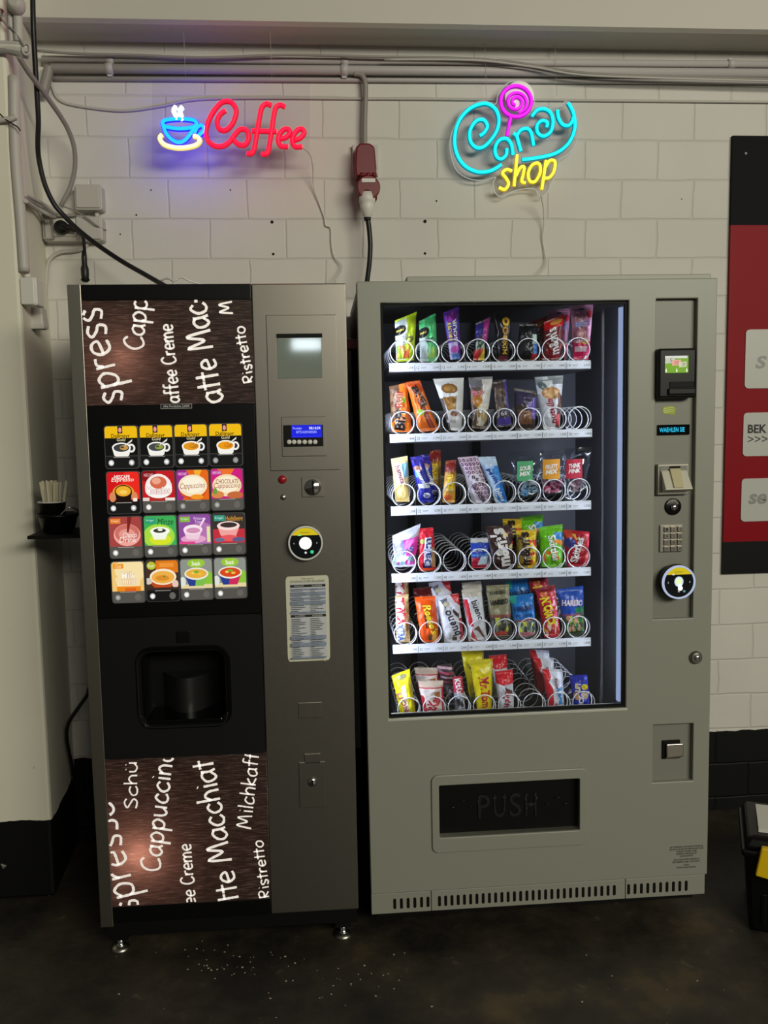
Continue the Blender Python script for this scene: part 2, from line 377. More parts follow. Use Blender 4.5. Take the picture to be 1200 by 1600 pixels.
cable('red_wire', [(-3, 14, -.378), (4, 17, -.378), (1, 22, -.378), (2, 33, -.378)], .0035, M_red, 'short red wire end at the edge of the pillar', 'wire')
cable('wall_stub_cable', [(-10, 190, -.372), (5, 187, -.374), (16, 186, -.374), (25, 182, -.372)], .008, M_offw, 'short white cable stub half way up the pillar', 'cable')
cable('loose_wire', [(0, 178, -.376), (8, 186, -.38), (20, 194, -.38), (28, 199, -.38), (32, 205, -.376)], .002, M_rubber, 'thin black loose wire hanging by the white stub on the pillar', 'wire')
cable('power_cable', [(51, -14, -.30), (52, 40, -.30), (55, 100, -.28), (58, 150, -.26), (60, 190, -.24), (59, 222, -.22), (61, 250, -.20), (70, 288, -.18), (84, 318, -.16), (98, 335, -.15), (120, 357, -.15), (150, 381, -.16), (190, 408, -.19), (225, 428, -.24), (246, 440, -.28), (262, 449, -.32)], .0075, M_rubber, 'thick black cable hanging from the ceiling down to the coffee machine', 'cable', 10)
cable('grey_cable', [(29, 88, -.385), (44, 112, -.34), (62, 136, -.28), (78, 158, -.22), (96, 184, -.16), (108, 206, -.12), (116, 232, -.09), (117, 262, -.07), (110, 292, -.06), (99, 314, -.06), (95, 322, -.055)], .0075, M_greycab, 'grey cable arching from the pillar straps down to the sockets', 'cable', 10)
cable('thin_wire', [(98, 322, -.07), (118, 330, -.07), (138, 342, -.07), (152, 353, -.065), (166, 360, -.02)], .0025, M_greycab, 'thin stray wire end crossing the socket covers', 'wire')
for k, (a0, b0, c0) in enumerate((((38, 304, -.33), (62, 316, -.12), (90, 333, -.06)), ((38, 309, -.345), (60, 322, -.14), (88, 336, -.075)), ((40, 314, -.36), (58, 326, -.17), (86, 340, -.09)))):
    cable('feeder_cable', [a0, b0, c0], .006, [M_offw, M_greycab, M_offw][k], ['upper white feeder cable from the pillar to the sockets', 'middle grey feeder cable from the pillar to the sockets', 'lower white feeder cable from the pillar to the sockets'][k], 'cable')

# sockets on the wall
def wallbox(name, label, cat, px0, py0, px1, py1, dep, m, r=.008):
    a, c = at(px0, py1, -dep), at(px1, py0, -dep); o = Vector((a.x, 0, a.z)); t = thing(name, label, cat, o)
    MB().prism(rrect(0, c.x-a.x, 0, c.z-a.z, r), -dep, .004).build('box_body', m, t, bevel=.003)
    return t, c.x-a.x, c.z-a.z
t, w, h = wallbox('junction_box', 'square grey junction box on the wall above the sockets', 'junction box', 117, 288, 158, 328, .05, M_offw)
MB().prism(rrect(.006, w-.006, .006, h-.006, .006), -.056, -.049).build('lid', M_offw, t, bevel=.002)
MB().tube([Vector((.062, -.02, 0)), Vector((.062, -.02, -.022))], .008, 10).build('cable_gland', M_offw, t)
t, w, h = wallbox('wall_socket', 'grey surface socket with clear flap and a black plug in it', 'socket', 68, 337, 121, 377, .045, M_offw)
MB().prism(rrect(.034, w-.006, .016, h-.012, .004), -.052, -.044).build('socket_insert', M_white, t, bevel=.002)
MB().ring(rrect(.002, .036, .004, h-.004, .004), rrect(.007, .031, .009, h-.009, .003), -.055, -.043).build('flap_frame', M_greycab, t)
MB().prism(rrect(.003, w-.004, h-.006, h+.002, .003), -.062, -.044).build('flap_lid', M_greycab, t)
pc = at(98, 357, -.05)
t2 = thing('power_plug', 'round black plug pushed into the flap socket', 'plug', pc)
MB().lathe([(.020, .0), (.0225, .004), (.022, .022), (.014, .03), (.005, .032)], (0, 0, 0), 'Y').build('plug_body', M_rubber, t2)
MB().tube(catmull([Vector((.005, -.02, 0)), Vector((.03, -.022, -.004)), Vector((.05, -.024, -.010))], 4), [.012]*4+[.009]*4+[.006], 10).build('strain_relief', M_rubber, t2)
t, w, h = wallbox('wall_socket', 'grey surface socket with its blank cover shut beside the plugged one', 'socket', 119, 338, 159, 376, .05, M_offw)
MB().prism(rrect(.004, w-.004, .004, h-.004, .005), -.058, -.049).build('cover', M_offw, t, bevel=.002)
cable('lead_cable', [(121, 362, -.075), (128, 368, -.08), (131, 376, -.085), (132, 390, -.09), (133, 400, -.10)], .0055, M_rubber, 'black lead bending down from the plug to the inline connector', 'cable')
t = thing('inline_connector', 'black inline connector hanging over the coffee machine corner', 'connector', at(133.5, 441, -.10))
h = at(133.5, 392, -.10).z-at(133.5, 441, -.10).z
MB().lathe([(.0075, 0), (.0105, .003), (.0125, h*.25), (.0125, h*.45), (.0085, h*.55), (.0085, h*.8), (.006, h)], (0, 0, 0)).build('connector_shell', M_rubber, t)
MB().lathe([(.013, h*.05), (.0135, h*.06), (.0135, h*.1), (.013, h*.11)], (0, 0, 0)).build('collar', M_blackm, t)
cable('painted_cable', [(137, 380, -.012), (130, 388, -.012), (115, 392, -.012), (95, 394, -.012), (81, 402, -.012), (74, 416, -.012), (72, 450, -.012), (71, 480, -.012), (71, 502, -.012)], .0065, M_offw, 'white painted cable bending below the sockets and running down the wall', 'cable')
cable('conduit_upright', [(22, 120, -.352), (24, 240, -.352), (33, 350, -.352), (38, 425, -.352)], .016, M_offw, 'white conduit running down the corner edge of the pillar', 'pipe', 12)
t = thing('junction_box', 'cream junction box with a cable entry low on the pillar corner', 'junction box', at(38, 478, -.33))
w = at(60, 478, -.33).x-at(38, 478, -.33).x; h = at(38, 436, -.33).z-at(38, 478, -.33).z
MB().prism(rrect(0, w, 0, h, .006), -.03, .03).build('box_body', M_white, t, bevel=.003)
MB().prism(rrect(w*.62, w+.006, -.002, h+.002, .006), -.026, .04).build('lid', M_white, t, bevel=.003)
MB().tube([Vector((.015, 0, h)), Vector((.012, 0, h+.025))], .010, 10).build('cable_gland', M_white, t)
t = thing('socket_hood', 'grey hooded outlet on the wall under the cream box', 'socket', at(46, 512, -.22))
MB().hexa([(0, -.03, 0), (.052, -.03, -.004), (.052, .03, -.004), (0, .03, 0), (.010, -.02, .062), (.046, -.02, .062), (.046, .03, .062), (.010, .03, .062)]).build('hood', M_offw, t, bevel=.006)
MB().box(-.002, .055, -.038, .0, -.008, .006).build('hood_lip', M_offw, t, bevel=.003)

# red three phase outlet
cable('supply_cable', [(553, 115, -.03), (562, 116, -.03), (568, 121, -.03), (571, 133, -.03), (571, 160, -.03), (570, 195, -.03), (570, 232, -.03)], .0085, M_greycab, 'grey supply cable dropping from the conduit to the red outlet', 'cable', 10)
o = at(570, 276, 0); t = thing('power_outlet', 'red three phase wall outlet with flap lid above the gap between machines', 'outlet', o)
def q(px, py, d=0.0): return at(px, py, -d)-o
a, c = q(551, 277), q(590, 229)
MB().prism(rrect(a.x, c.x, a.z, c.z, .004), -.02, .003).build('back_plate', M_offw, t, bevel=.002)
a, c = q(554, 280, .05), q(587, 227, .05)
bz = [(a.x+.004, a.z), (c.x-.002, a.z), (c.x, a.z+.03), (c.x-.005, c.z-.012), (c.x-.02, c.z), (a.x+.02, c.z), (a.x+.005, c.z-.012), (a.x, a.z+.03)]
MB().prism(bz, -.075, -.015).build('outlet_body', M_red, t, bevel=.006)
cc = q(575.5, 294, .09); r = .0385
lid = ell(cc.x, cc.z, r, r, 28); lid = [(x, z) for x, z in lid if z > cc.z-r*.75]+[(cc.x, cc.z-r*1.25)]
lid.sort(key=lambda p: math.atan2(p[1]-cc.z, p[0]-cc.x))
ld = MB().prism(lid, -.105, -.09).build('flap_lid', M_red, t, bevel=.004)
MB().box(cc.x-.022, cc.x+.022, -.108, -.1045, cc.z+.014, cc.z+.026).build('white_sticker', M_white, t)
for dx in (-.02, 0, .02): MB().tube([Vector((cc.x+dx-.008, -.09, cc.z+.042)), Vector((cc.x+dx+.008, -.09, cc.z+.042))], .007, 10).build('hinge_knuckle', M_red, t)
MB().tube([Vector((cc.x-.005, -.04, cc.z+.02)), Vector((cc.x-.002, -.085, cc.z-.03))], .031, 20).build('socket_barrel', M_red, t)
o2 = at(574, 338, -.085); t = thing('cable_plug', 'white plug hanging in the red three phase outlet', 'plug', o2)
MB().lathe([(.009, -.006), (.0125, -.004), (.021, .020), (.0245, .035), (.0225, .040), (.027, .044), (.027, .058), (.024, .075)], (0, 0, 0)).build('plug_shell', M_white, t)
MB().lathe([(.011, -.014), (.0125, -.004)], (0, 0, 0)).build('gland', M_rubber, t)
cable('power_cable', [(574, 338, -.085), (577, 360, -.085), (578.5, 385, -.085), (577, 412, -.09), (574, 436, -.10), (572, 452, -.11)], .0085, M_rubber, 'thick black cable hanging from the white plug behind the snack machine', 'cable', 10)

# drill holes left in the wall
for px, py, r_ in ((425, 347, .0055), (427, 397, .0045), (664, 346, .006), (664, 396, .0045), (682, 314, .003), (213, 336, .003), (236, 297, .0025), (360, 297, .0025), (1065, 311, .002), (188, 366, .0025)):
    p = at(px, py, 0); o_ = MB().lathe([(r_*.6, -.0015), (r_, .0008)], (0, 0, 0), 'Y', 12).build('drill_hole', M_blackm); o_.location = (p.x, 0, p.z)
    tag(o_, 'small dark drill hole left in the painted brick wall', 'hole', 'drill holes in the brick wall')

# ------------------------------------------------------------------ neon signs
def neon(parent, name, pts2, fn, r, core, base, closed=False, sub=6, sm=True, flip=.55):
    pt = [fn(*p) for p in pts2]; pt = catmull(pt, sub, closed) if sm else pt
    o_ = MB().tube([p+Vector((0, .003, 0)) for p in pt], r*1.18, 10, closed=closed).build(name, base, parent)
    MB().tube([p-Vector((0, r*flip, 0)) for p in pt], r*.78, 10, closed=closed).build('lit_core', core, o_)
    return o_
SY = -.055
E_red, E_blue, E_cyan, E_mag = emit_mat('neon_red', '#ff0212', 11), emit_mat('neon_blue', '#0668ff', 5), emit_mat('neon_cyan', '#00f2f8', 1.25), emit_mat('neon_magenta', '#ff12f4', 1.35)
E_yel, E_wht, E_sau = emit_mat('neon_yellow', '#fff23c', 1.7), emit_mat('neon_white', '#f4fbff', 4.0), emit_mat('neon_cream', '#fff3a0', 2.0)
B_red, B_blue, B_cyan, B_mag = emit_mat('neon_jacket_red', '#c00826', .9), emit_mat('neon_jacket_blue', '#0604e4', 16), emit_mat('neon_jacket_cyan', '#00869a', .8), emit_mat('neon_jacket_magenta', '#a010a8', .8)
B_yel, B_wht, B_sau = emit_mat('neon_jacket_yellow', '#c8a800', .8), emit_mat('neon_jacket_white', '#c4d4ff', 1.6), emit_mat('neon_jacket_cream', '#e0c860', 1.2)

CY = -.15
o = at(360, 192, CY)
t = thing('neon_sign', 'red neon coffee lettering with blue cup on a clear sheet', 'neon sign', o, group=None)
cf = lambda X, Y: at(225+X/4.444, 130+Y/4.444, CY)-o
r = .0068
MB().prism([(p.x, p.z) for p in (at(237, 121, CY)-o, at(236, 255, CY)-o, at(483, 263, CY)-o, at(484, 129, CY)-o)], .012, .016).build('clear_sheet', M_acryl, t, bevel=.001)
neon(t, 'letter_tube', [(565, 190), (530, 215), (508, 262), (520, 315), (560, 328), (600, 300), (628, 250), (640, 190), (615, 140), (575, 125), (530, 140), (480, 200), (445, 270), (430, 340), (445, 400), (490, 435), (545, 437), (590, 410), (625, 365), (660, 325), (700, 320), (725, 350), (722, 400), (695, 430), (655, 425), (625, 395), (612, 372)], cf, r, E_red, B_red)
for s_ in ([(885, 155), (850, 142), (820, 165), (805, 220), (790, 310), (775, 400), (762, 465), (740, 490), (715, 487)], [(980, 165), (945, 150), (915, 170), (900, 230), (888, 320), (875, 400), (865, 460), (850, 490), (815, 492)], [(750, 330), (835, 333), (920, 335)],
           [(945, 385), (985, 375), (1012, 345), (1000, 318), (970, 322), (940, 355), (932, 400), (950, 435), (1000, 440)], [(1045, 395), (1085, 380), (1112, 345), (1098, 318), (1070, 322), (1038, 360), (1030, 405), (1050, 440), (1098, 440)]):
    neon(t, 'letter_tube', s_, cf, r, E_red, B_red)
neon(t, 'cup_tube', [(130, 280), (155, 258), (250, 250), (340, 258), (366, 283), (340, 308), (250, 318), (160, 306)], cf, r, E_blue, B_blue, True)
neon(t, 'cup_tube', [(132, 288), (150, 340), (190, 390), (240, 413), (285, 398), (325, 350), (360, 292)], cf, r, E_blue, B_blue)
neon(t, 'cup_tube', [(352, 348), (372, 308), (402, 295), (416, 320), (402, 345), (380, 365)], cf, r, E_blue, B_blue)
neon(t, 'saucer_tube', [(125, 357), (110, 385), (140, 425), (210, 447), (290, 447), (360, 430), (388, 400), (372, 375), (342, 366)], cf, r, E_sau, B_sau)
for s_ in ([(222, 162), (206, 190), (220, 222), (230, 258)], [(268, 165), (250, 190), (258, 225), (272, 262)]): neon(t, 'steam_tube', s_, cf, r, E_wht, B_wht)
for px in (290, 425): MB().tube([at(px, 126, CY+.014)-o, at(px-3, 50, CY+.014)-o], .0006, 4).build('hanging_string', M_offw, t)
cable('sign_lead', [(473, 231, -.13), (484, 241, -.10), (489, 262, -.06), (490, 290, -.02), (499, 318, -.008), (507, 340, -.008), (509, 352, -.008), (517, 357, -.008), (518, 380, -.008), (522, 400, -.01), (534, 414, -.02), (533, 426, -.04), (524, 440, -.08)], .0022, M_white, 'thin white lead from the coffee sign down the wall', 'cable', 6)

o = at(805, 215, SY)
t = thing('neon_sign', 'cyan and yellow neon candy shop sign with pink lollipop', 'neon sign', o)
cn = lambda X, Y: at(690+X/5.217, 110+Y/5.217, SY)-o
out = [cn(*p) for p in ((75, 620), (95, 480), (190, 300), (340, 235), (445, 262), (470, 180), (530, 100), (620, 70), (720, 105), (768, 200), (768, 285), (860, 270), (960, 288), (1022, 240), (1082, 290), (1122, 420), (1108, 580), (1040, 670), (968, 718), (960, 800), (905, 910), (862, 1000), (810, 1014), (765, 955), (640, 962), (560, 990), (500, 1022), (442, 985), (430, 900), (448, 860), (350, 885), (220, 870), (120, 790))]
out = catmull(out, 4, True)
MB().prism([(p.x, p.z) for p in out], .012, .016).build('clear_sheet', M_acryl, t)
E_edge = emit_mat('lit_sheet_edge', '#cfd4c8', .6)
MB().tube([p+Vector((0, .014, 0)) for p in out], .0016, 5, closed=True).build('sheet_edge', E_edge, t)
cy = [[(310, 535), (345, 510), (372, 460), (350, 412), (310, 402), (265, 430), (230, 500), (235, 580), (280, 630), (340, 625), (400, 570), (450, 490), (466, 400), (440, 322), (380, 277), (310, 277), (220, 320), (150, 400), (112, 500), (108, 620), (140, 718), (200, 788), (290, 828), (380, 825), (440, 800), (485, 770)],
      [(530, 640), (525, 690), (490, 722), (452, 710), (434, 660), (447, 600), (485, 562), (535, 562), (568, 610), (580, 690)], [(582, 516), (608, 532), (625, 590), (645, 660)], [(612, 535), (640, 492), (690, 475), (728, 510), (748, 615)],
      [(735, 375), (780, 325), (840, 317), (888, 350), (906, 420), (888, 500), (830, 538), (782, 510), (777, 450), (815, 412), (858, 425), (855, 465)],
      [(942, 325), (952, 390), (985, 442), (1030, 452), (1062, 420), (1072, 385)], [(1030, 265), (1072, 350), (1085, 460), (1055, 560), (1000, 630), (920, 680), (800, 710), (655, 730)]]
for s_ in cy: neon(t, 'letter_tube', s_, cn, r, E_cyan, B_cyan)
neon(t, 'lollipop_tube', ell(607, 252, 124, 126, 24), cn, r*.9, E_mag, B_mag, True)
sp = [(607+rr*math.cos(a_)*1.0, 258+rr*math.sin(a_)) for a_, rr in ((math.radians(d), 14+d*.098) for d in range(100, 820, 24))]
neon(t, 'lollipop_tube', sp, cn, r*.75, E_mag, B_mag)
neon(t, 'lollipop_tube', [(563, 382), (548, 455), (532, 535)], cn, r*.8, E_mag, B_mag)
dc = cn(640, 205)
MB().lathe([(.001, 0), (.049, 0), (.049, .003), (.001, .003)], (dc.x, .010, dc.z), 'Y', 36).build('white_disc', mat('white_disc_glow', '#f2efe9', .4, emit='#fff4ee', es=.25), t)  # disc is no lamp; a faint glow is put into its material
for s_ in ([(572, 822), (530, 808), (495, 838), (525, 880), (545, 925), (515, 972), (468, 955)], [(615, 690), (602, 820), (590, 945)], [(605, 862), (640, 795), (672, 790), (664, 850), (652, 905), (682, 918)], [(850, 735), (832, 860), (815, 972)], [(842, 795), (880, 737), (922, 745), (915, 820), (880, 872), (838, 880)]):
    neon(t, 'shop_letter_tube', s_, cn, r*.85, E_yel, B_yel)
neon(t, 'shop_letter_tube', [(780, 757), (735, 775), (705, 840), (718, 902), (762, 905), (800, 840), (802, 780)], cn, r*.85, E_yel, B_yel, True)
for px, py in ((870, 150), (760, 160)): MB().tube([at(px, py, SY+.014)-o, at(px-3, 52, SY+.014)-o], .0006, 4).build('hanging_string', M_offw, t)
cable('sign_lead', [(845, 304, -.09), (849, 325, -.05), (850, 350, -.02), (848, 372, -.01), (851, 392, -.01), (854, 410, -.02), (850, 422, -.05), (842, 429, -.09), (838, 438, -.12)], .0022, M_white, 'thin white lead hanging from the candy sign to the snack machine', 'cable', 6)

# ------------------------------------------------------------------ red and black panel with plates
o = at(1142, 212, 0); o = Vector((1.447, -.014, .897)); zt, zr, zb = at(1142, 212, -.012).z-o.z, at(1142, 352, -.012).z-o.z, at(1128, 847, -.012).z-o.z
t = thing('display_board', 'tall black and red board with white plates on the wall', 'board', o)
PW = .75
MB().box(0, PW, 0, .012, zr, zt).build('black_top_panel', mat('board_black', '#0c0c0e', .6, spec=.1), t)
MB().box(0, PW, 0, .012, zb, zr).build('red_panel', mat('board_red', '#8a0414', .5, spec=.15), t)
MB().box(0, PW, 0, .012, 0, zb).build('black_foot_panel', mat('board_black_foot', '#08080a', .5, spec=.2), t)
for (px0, py0, py1), txts in (((1163, 515, 607), [('S', 1180, 556, 1198, 576, '#8f8f8c', .18)]), ((1160, 645, 713), [('BEK', 1168, 663, 1198, 677, '#141414', 0), ('>>>', 1168, 681, 1199, 691, '#1c1c1c', 0)]), ((1157, 748, 815), [('se', 1169, 771, 1198, 788, '#8f8f8c', .18)])):
    a, c = at(px0, py1, -.016)-o, at(px0, py0, -.016)-o
    pl = MB().prism(rrect(a.x, PW-.08, a.z, c.z, .014), -.004, .001).build('name_plate', mat('plate_white', '#bcbcb6', .4), t)
    for s_, x0, y0, x1, y1, col, sh in txts:
        p0, p1 = at(x0, y1, -.017)-o, at(x1, y0, -.017)-o
        MB().text(s_, lambda x, y: (p0.x+(p1.x-p0.x)*x, -.0046, p0.z+(p1.z-p0.z)*y), H(col), bold=.03 if s_ != '>>>' else 0, shear=sh).build('lettering', M_ink, pl)
MB().lathe([(.004, 0), (.004, .003)], tuple(at(1165, 240, -.013)-o), 'Y', 12).build('fixing_screw', M_greycab, t)

# ------------------------------------------------------------------ tool box
t = thing('tool_box', 'black plastic tool box with yellow catch on the floor beside the snack machine', 'tool box', (1.172, -.745, 0), (0, 0, -.43))
MB().hexa([(.022, 0, 0), (.42, 0, 0), (.42, .25, 0), (.022, .25, 0), (.006, -.012, .24), (.45, -.012, .24), (.45, .26, .24), (.006, .26, .24)]).build('tub', M_black, t, bevel=.012)
MB().box(-.004, .46, -.022, .27, .23, .25).build('rim', M_black, t, bevel=.006)
MB().hexa([(0, -.018, .252), (.455, -.018, .252), (.455, .265, .252), (0, .265, .252), (.016, .0, .284), (.44, .0, .284), (.44, .245, .284), (.016, .245, .284)]).build('lid', M_black, t, bevel=.01)
MB().hexa([(.032, -.036, .185), (.16, -.036, .165), (.16, -.02, .165), (.032, -.02, .185), (.046, -.036, .268), (.16, -.036, .268), (.16, -.014, .268), (.046, -.014, .268)]).build('catch', M_yellow, t, bevel=.004)
for i in range(5): MB().box(.05+i*.05, .065+i*.05, -.008, .004, .03, .12).build('rib', M_black, t, bevel=.003)
o_ = MB().box(.0, .22, .0, .17, 0, .010).build('paper_card', M_white); o_.location = (1.222, -.735, .2848); o_.rotation_euler = (0, 0, -.43)
tag(o_, 'white card lying on the lid of the black tool box', 'card')

# ------------------------------------------------------------------ pictures built of flat coloured shapes
class Pic:
    """draws shapes in a unit square placed by fn(u, v, lift) into one mesh"""
    def __init__(s, fn, mb=None, clip=None): s.fn = fn; s.mb = mb or MB(); s.k = 0; s.clip = clip
    def poly(s, pts, col):
        if s.clip:                            # trim to a convex outline, as the print is trimmed
            for i in range(len(s.clip)):
                (ax, ay), (bx_, by) = s.clip[i-1], s.clip[i]; side = lambda p: (bx_-ax)*(p[1]-ay)-(by-ay)*(p[0]-ax); o_ = []
                for j in range(len(pts)):
                    p, q_ = pts[j-1], pts[j]; a, b_ = side(p), side(q_)
                    if (a >= 0) != (b_ >= 0): o_.append((p[0]+(q_[0]-p[0])*a/(a-b_), p[1]+(q_[1]-p[1])*a/(a-b_)))
                    if b_ >= 0: o_.append(q_)
                pts = o_
                if len(pts) < 3: return s
        s.k += 1; s.mb.add([s.fn(u, v, s.k*.00012) for u, v in pts], [tuple(range(len(pts)))], 0, False, H(col)); return s
    def rect(s, a, b, c, d, col): return s.poly([(a, b), (c, b), (c, d), (a, d)], col)
    def ell(s, cx, cy, rx, ry, col, a0=0, a1=360, n=24): return s.poly([(cx+rx*math.cos(math.radians(a0+(a1-a0)*i/n)), cy+ry*math.sin(math.radians(a0+(a1-a0)*i/n))) for i in range(n)], col)
    def text(s, t, x0, y0, x1, y1, col, bold=0.0, shear=0.0, slope=0.0, out=None):
        if out: s.text(t, x0-.008, y0-.008, x1+.008, y1+.008, out, bold+.035, shear, slope)
        s.k += 1; lift = s.k*.00012
        s.mb.text(t, lambda x, y: s.fn(x0+(x1-x0)*x, y0+(y1-y0)*y+slope*x, lift), H(col), bold=bold, shear=shear, res=2); return s

def rectm(mp, x0, y0, x1, y1, d):
    p = [mp(x0, y0, d), mp(x1, y0, d), mp(x0, y1, d), mp(x1, y1, d)]
    return (p[0].x+p[2].x)/2, (p[1].x+p[3].x)/2, (p[2].z+p[3].z)/2, (p[0].z+p[1].z)/2

# ------------------------------------------------------------------ coffee machine
CW, CH, SEAM, STRIP = .7161, 1.829, .4685, .034
cm = thing('coffee_machine', 'tall steel and black coffee vending machine with chalk lettering panels', 'coffee machine', COF_O)
MB().box(.006, CW-.006, .14, .66, .085, CH-.02).build('cabinet', M_body, cm, bevel=.004)
MB().box(.002, CW-.002, .02, .66, CH-.02, CH-.004).build('top_plate', M_steel, cm, bevel=.002)
MB().box(0, STRIP, 0, .14, .0835, CH).build('side_strip', M_steel_lt, cm, bevel=.001)
MB().box(SEAM+.001, CW, 0, .14, .094, CH).build('steel_door', M_steel, cm, bevel=.003)
U = (STRIP, SEAM, cl(262, 632).z, cl(262, 469).z); D = (STRIP, SEAM, cl(292, 1411).z, cl(290, 1182).z)
bx = rectm(cl, 221, 1017, 353, 1130, 0)
zs0, zs1 = cl(290, 962).z, cl(262, 636).z
MB().plate(STRIP, SEAM, .094, CH-.004, [(U[0], U[1], U[2], U[3]), (bx[0], bx[1], bx[2], bx[3]), (D[0], D[1], D[2], D[3])], .006, .012).build('door_skin', M_blackm, cm)
MB().box(STRIP, SEAM, 0, .02, U[3], CH).build('head_band', M_black, cm, bevel=.002)
MB().box(STRIP, SEAM, 0, .02, .094, D[2]).build('foot_band', M_black, cm, bevel=.002)
for z in (CH-.022, U[2]-.012, D[3]+.002, .094): MB().box(STRIP, SEAM, .012, .14, z, z+.01).build('light_baffle', M_blackm, cm)  # unseen plates added to keep the panel lamps from leaking between cavities
sp_ = MB().plate(STRIP, SEAM, zs0, U[2], [], 0, .008).build('selection_panel', M_black, cm, bevel=.0015)
hole = rrect(bx[0], bx[1], bx[2], bx[3], .030, 6)
k = 4*7
def match(x0, x1, z0, z1, inner):             # points of the outer rectangle facing each inner point
    cx, cz = (inner[0][0]+inner[14][0])/2, (inner[0][1]+inner[14][1])/2; hx, hz = max(abs(p[0]-cx) for p in inner), max(abs(p[1]-cz) for p in inner); o_ = []
    for x, z in inner:
        u, v = (x-cx)/hx, (z-cz)/hz; m = max(abs(u), abs(v)); u, v = u/m, v/m
        o_.append((cx+(x1-cx)*u if u > 0 else cx+(cx-x0)*u, cz+(z1-cz)*v if v > 0 else cz+(cz-z0)*v))
    return o_
mid = match(STRIP, SEAM, D[3], zs0-.001, hole)
MB().ring(mid, hole, 0, .012).build('service_panel', mat('service_panel_black', '#141416', .32), cm)
grow = lambda e: rrect(bx[0]-e, bx[1]+e, bx[2]-e, bx[3]+e, .030+e, 6)
# cup bay
b = MB(); n = len(hole)
for y0, y1, e0, e1 in ((-.006, .0, .010, .014), (-.006, -.004, .010, .003), (-.004, .015, .003, -.004)):
    b.v += [(x, y0, z) for x, z in grow(e0)]+[(x, y1, z) for x, z in grow(e1)]
    q0 = len(b.v)-2*n
    for i in range(n): b.face((q0+i, q0+(i+1) % n, q0+n+(i+1) % n, q0+n+i), 0, True)
b.build('bay_frame', M_black, cm)
b = MB(); b.v += [(x, .012, z) for x, z in hole]+[(x, .135, z) for x, z in hole]
for i in range(n): b.face((i, (i+1) % n, n+(i+1) % n, n+i), 0, True)
b.face(list(range(n, 2*n))); b.build('cup_bay', M_blackm, cm)
c0, c1 = cl(250, 1060, .06), cl(334, 1128, .06)
arc = [(c0.x+(c1.x-c0.x)*(i/16), .125-.075*math.sin(math.pi*i/16)) for i in range(17)]
b = MB()
for x, y in arc: b.v += [(x, y, bx[2]+.004), (x, y, c0.z)]
for i in range(16): b.face((2*i, 2*i+2, 2*i+3, 2*i+1), 0, True)
b.add([(x, y, c0.z) for x, y in arc], [tuple(range(17))]); b.build('cup_chute', mat('chute_plastic', '#1b1b1a', .4), cm)
MB().box(bx[0]+.012, bx[1]-.012, -.004, .12, bx[2]+.001, bx[2]+.012).build('drip_tray', M_gloss, cm, bevel=.003)
MB().tube(catmull([(bx[0]-.003, -.007, bx[2]+.028), (bx[0]+.004, -.008, bx[2]+.006), (bx[0]+.022, -.009, bx[2]-.005), ((bx[0]+bx[1])/2, -.009, bx[2]-.006), (bx[1]-.022, -.009, bx[2]-.005), (bx[1]-.004, -.008, bx[2]+.006), (bx[1]+.003, -.007, bx[2]+.028)], 6), .0028, 8).build('bay_lip', mat('lip_gloss', '#2c2c2d', .12, .6), cm)
e = rectm(cl, 275, 986, 297, 1004, 0); MB().box(e[0], e[1], -.0025, .002, e[2], e[3]).build('blank_key', M_black, cm, bevel=.002)

# backlit chalk panels: thin dark print that lets the lamp behind it through
def panel_mat():
    m = bpy.data.materials.new('chalkboard_print'); m.use_nodes = True; t = m.node_tree; p = P(m)
    tc = N(m, 'ShaderNodeTexCoord'); mp = N(m, 'ShaderNodeMapping'); mp.inputs['Scale'].default_value = (3, 1, 46); mp.inputs['Rotation'].default_value = (0, -.12, 0); L(m, tc.outputs['Object'], mp.inputs[0])
    n_ = N(m, 'ShaderNodeTexNoise', Scale=7, Detail=6, Roughness=.7); L(m, mp.outputs[0], n_.inputs['Vector'])
    col = ramp(m, n_.outputs[0], [(.34, '#291d1a'), (.52, '#4c3935'), (.68, '#9a8179')])
    L(m, col, p.inputs['Base Color']); p.inputs['Roughness'].default_value = .32
    tl = N(m, 'ShaderNodeBsdfTranslucent'); g = mixc(m, .4, col, '#c0a498', 'MIX'); L(m, g, tl.inputs[0])
    mx = N(m, 'ShaderNodeMixShader'); mx.inputs[0].default_value = .4; L(m, p.outputs[0], mx.inputs[1]); L(m, tl.outputs[0], mx.inputs[2])
    L(m, mx.outputs[0], t.nodes['Material Output'].inputs[0]); return m
M_chalkboard = panel_mat()
M_chalk = mat('chalk_letters', '#efebe6', .6, emit='#fff4ec', es=.42)
def lamp(name, loc, e, col, parent, r=.03):
    l = bpy.data.lights.new(name, 'POINT'); l.energy = e; l.color = col; l.shadow_soft_size = r
    o_ = bpy.data.objects.new(name, l); C.objects.link(o_); o_.parent = parent; o_.location = loc
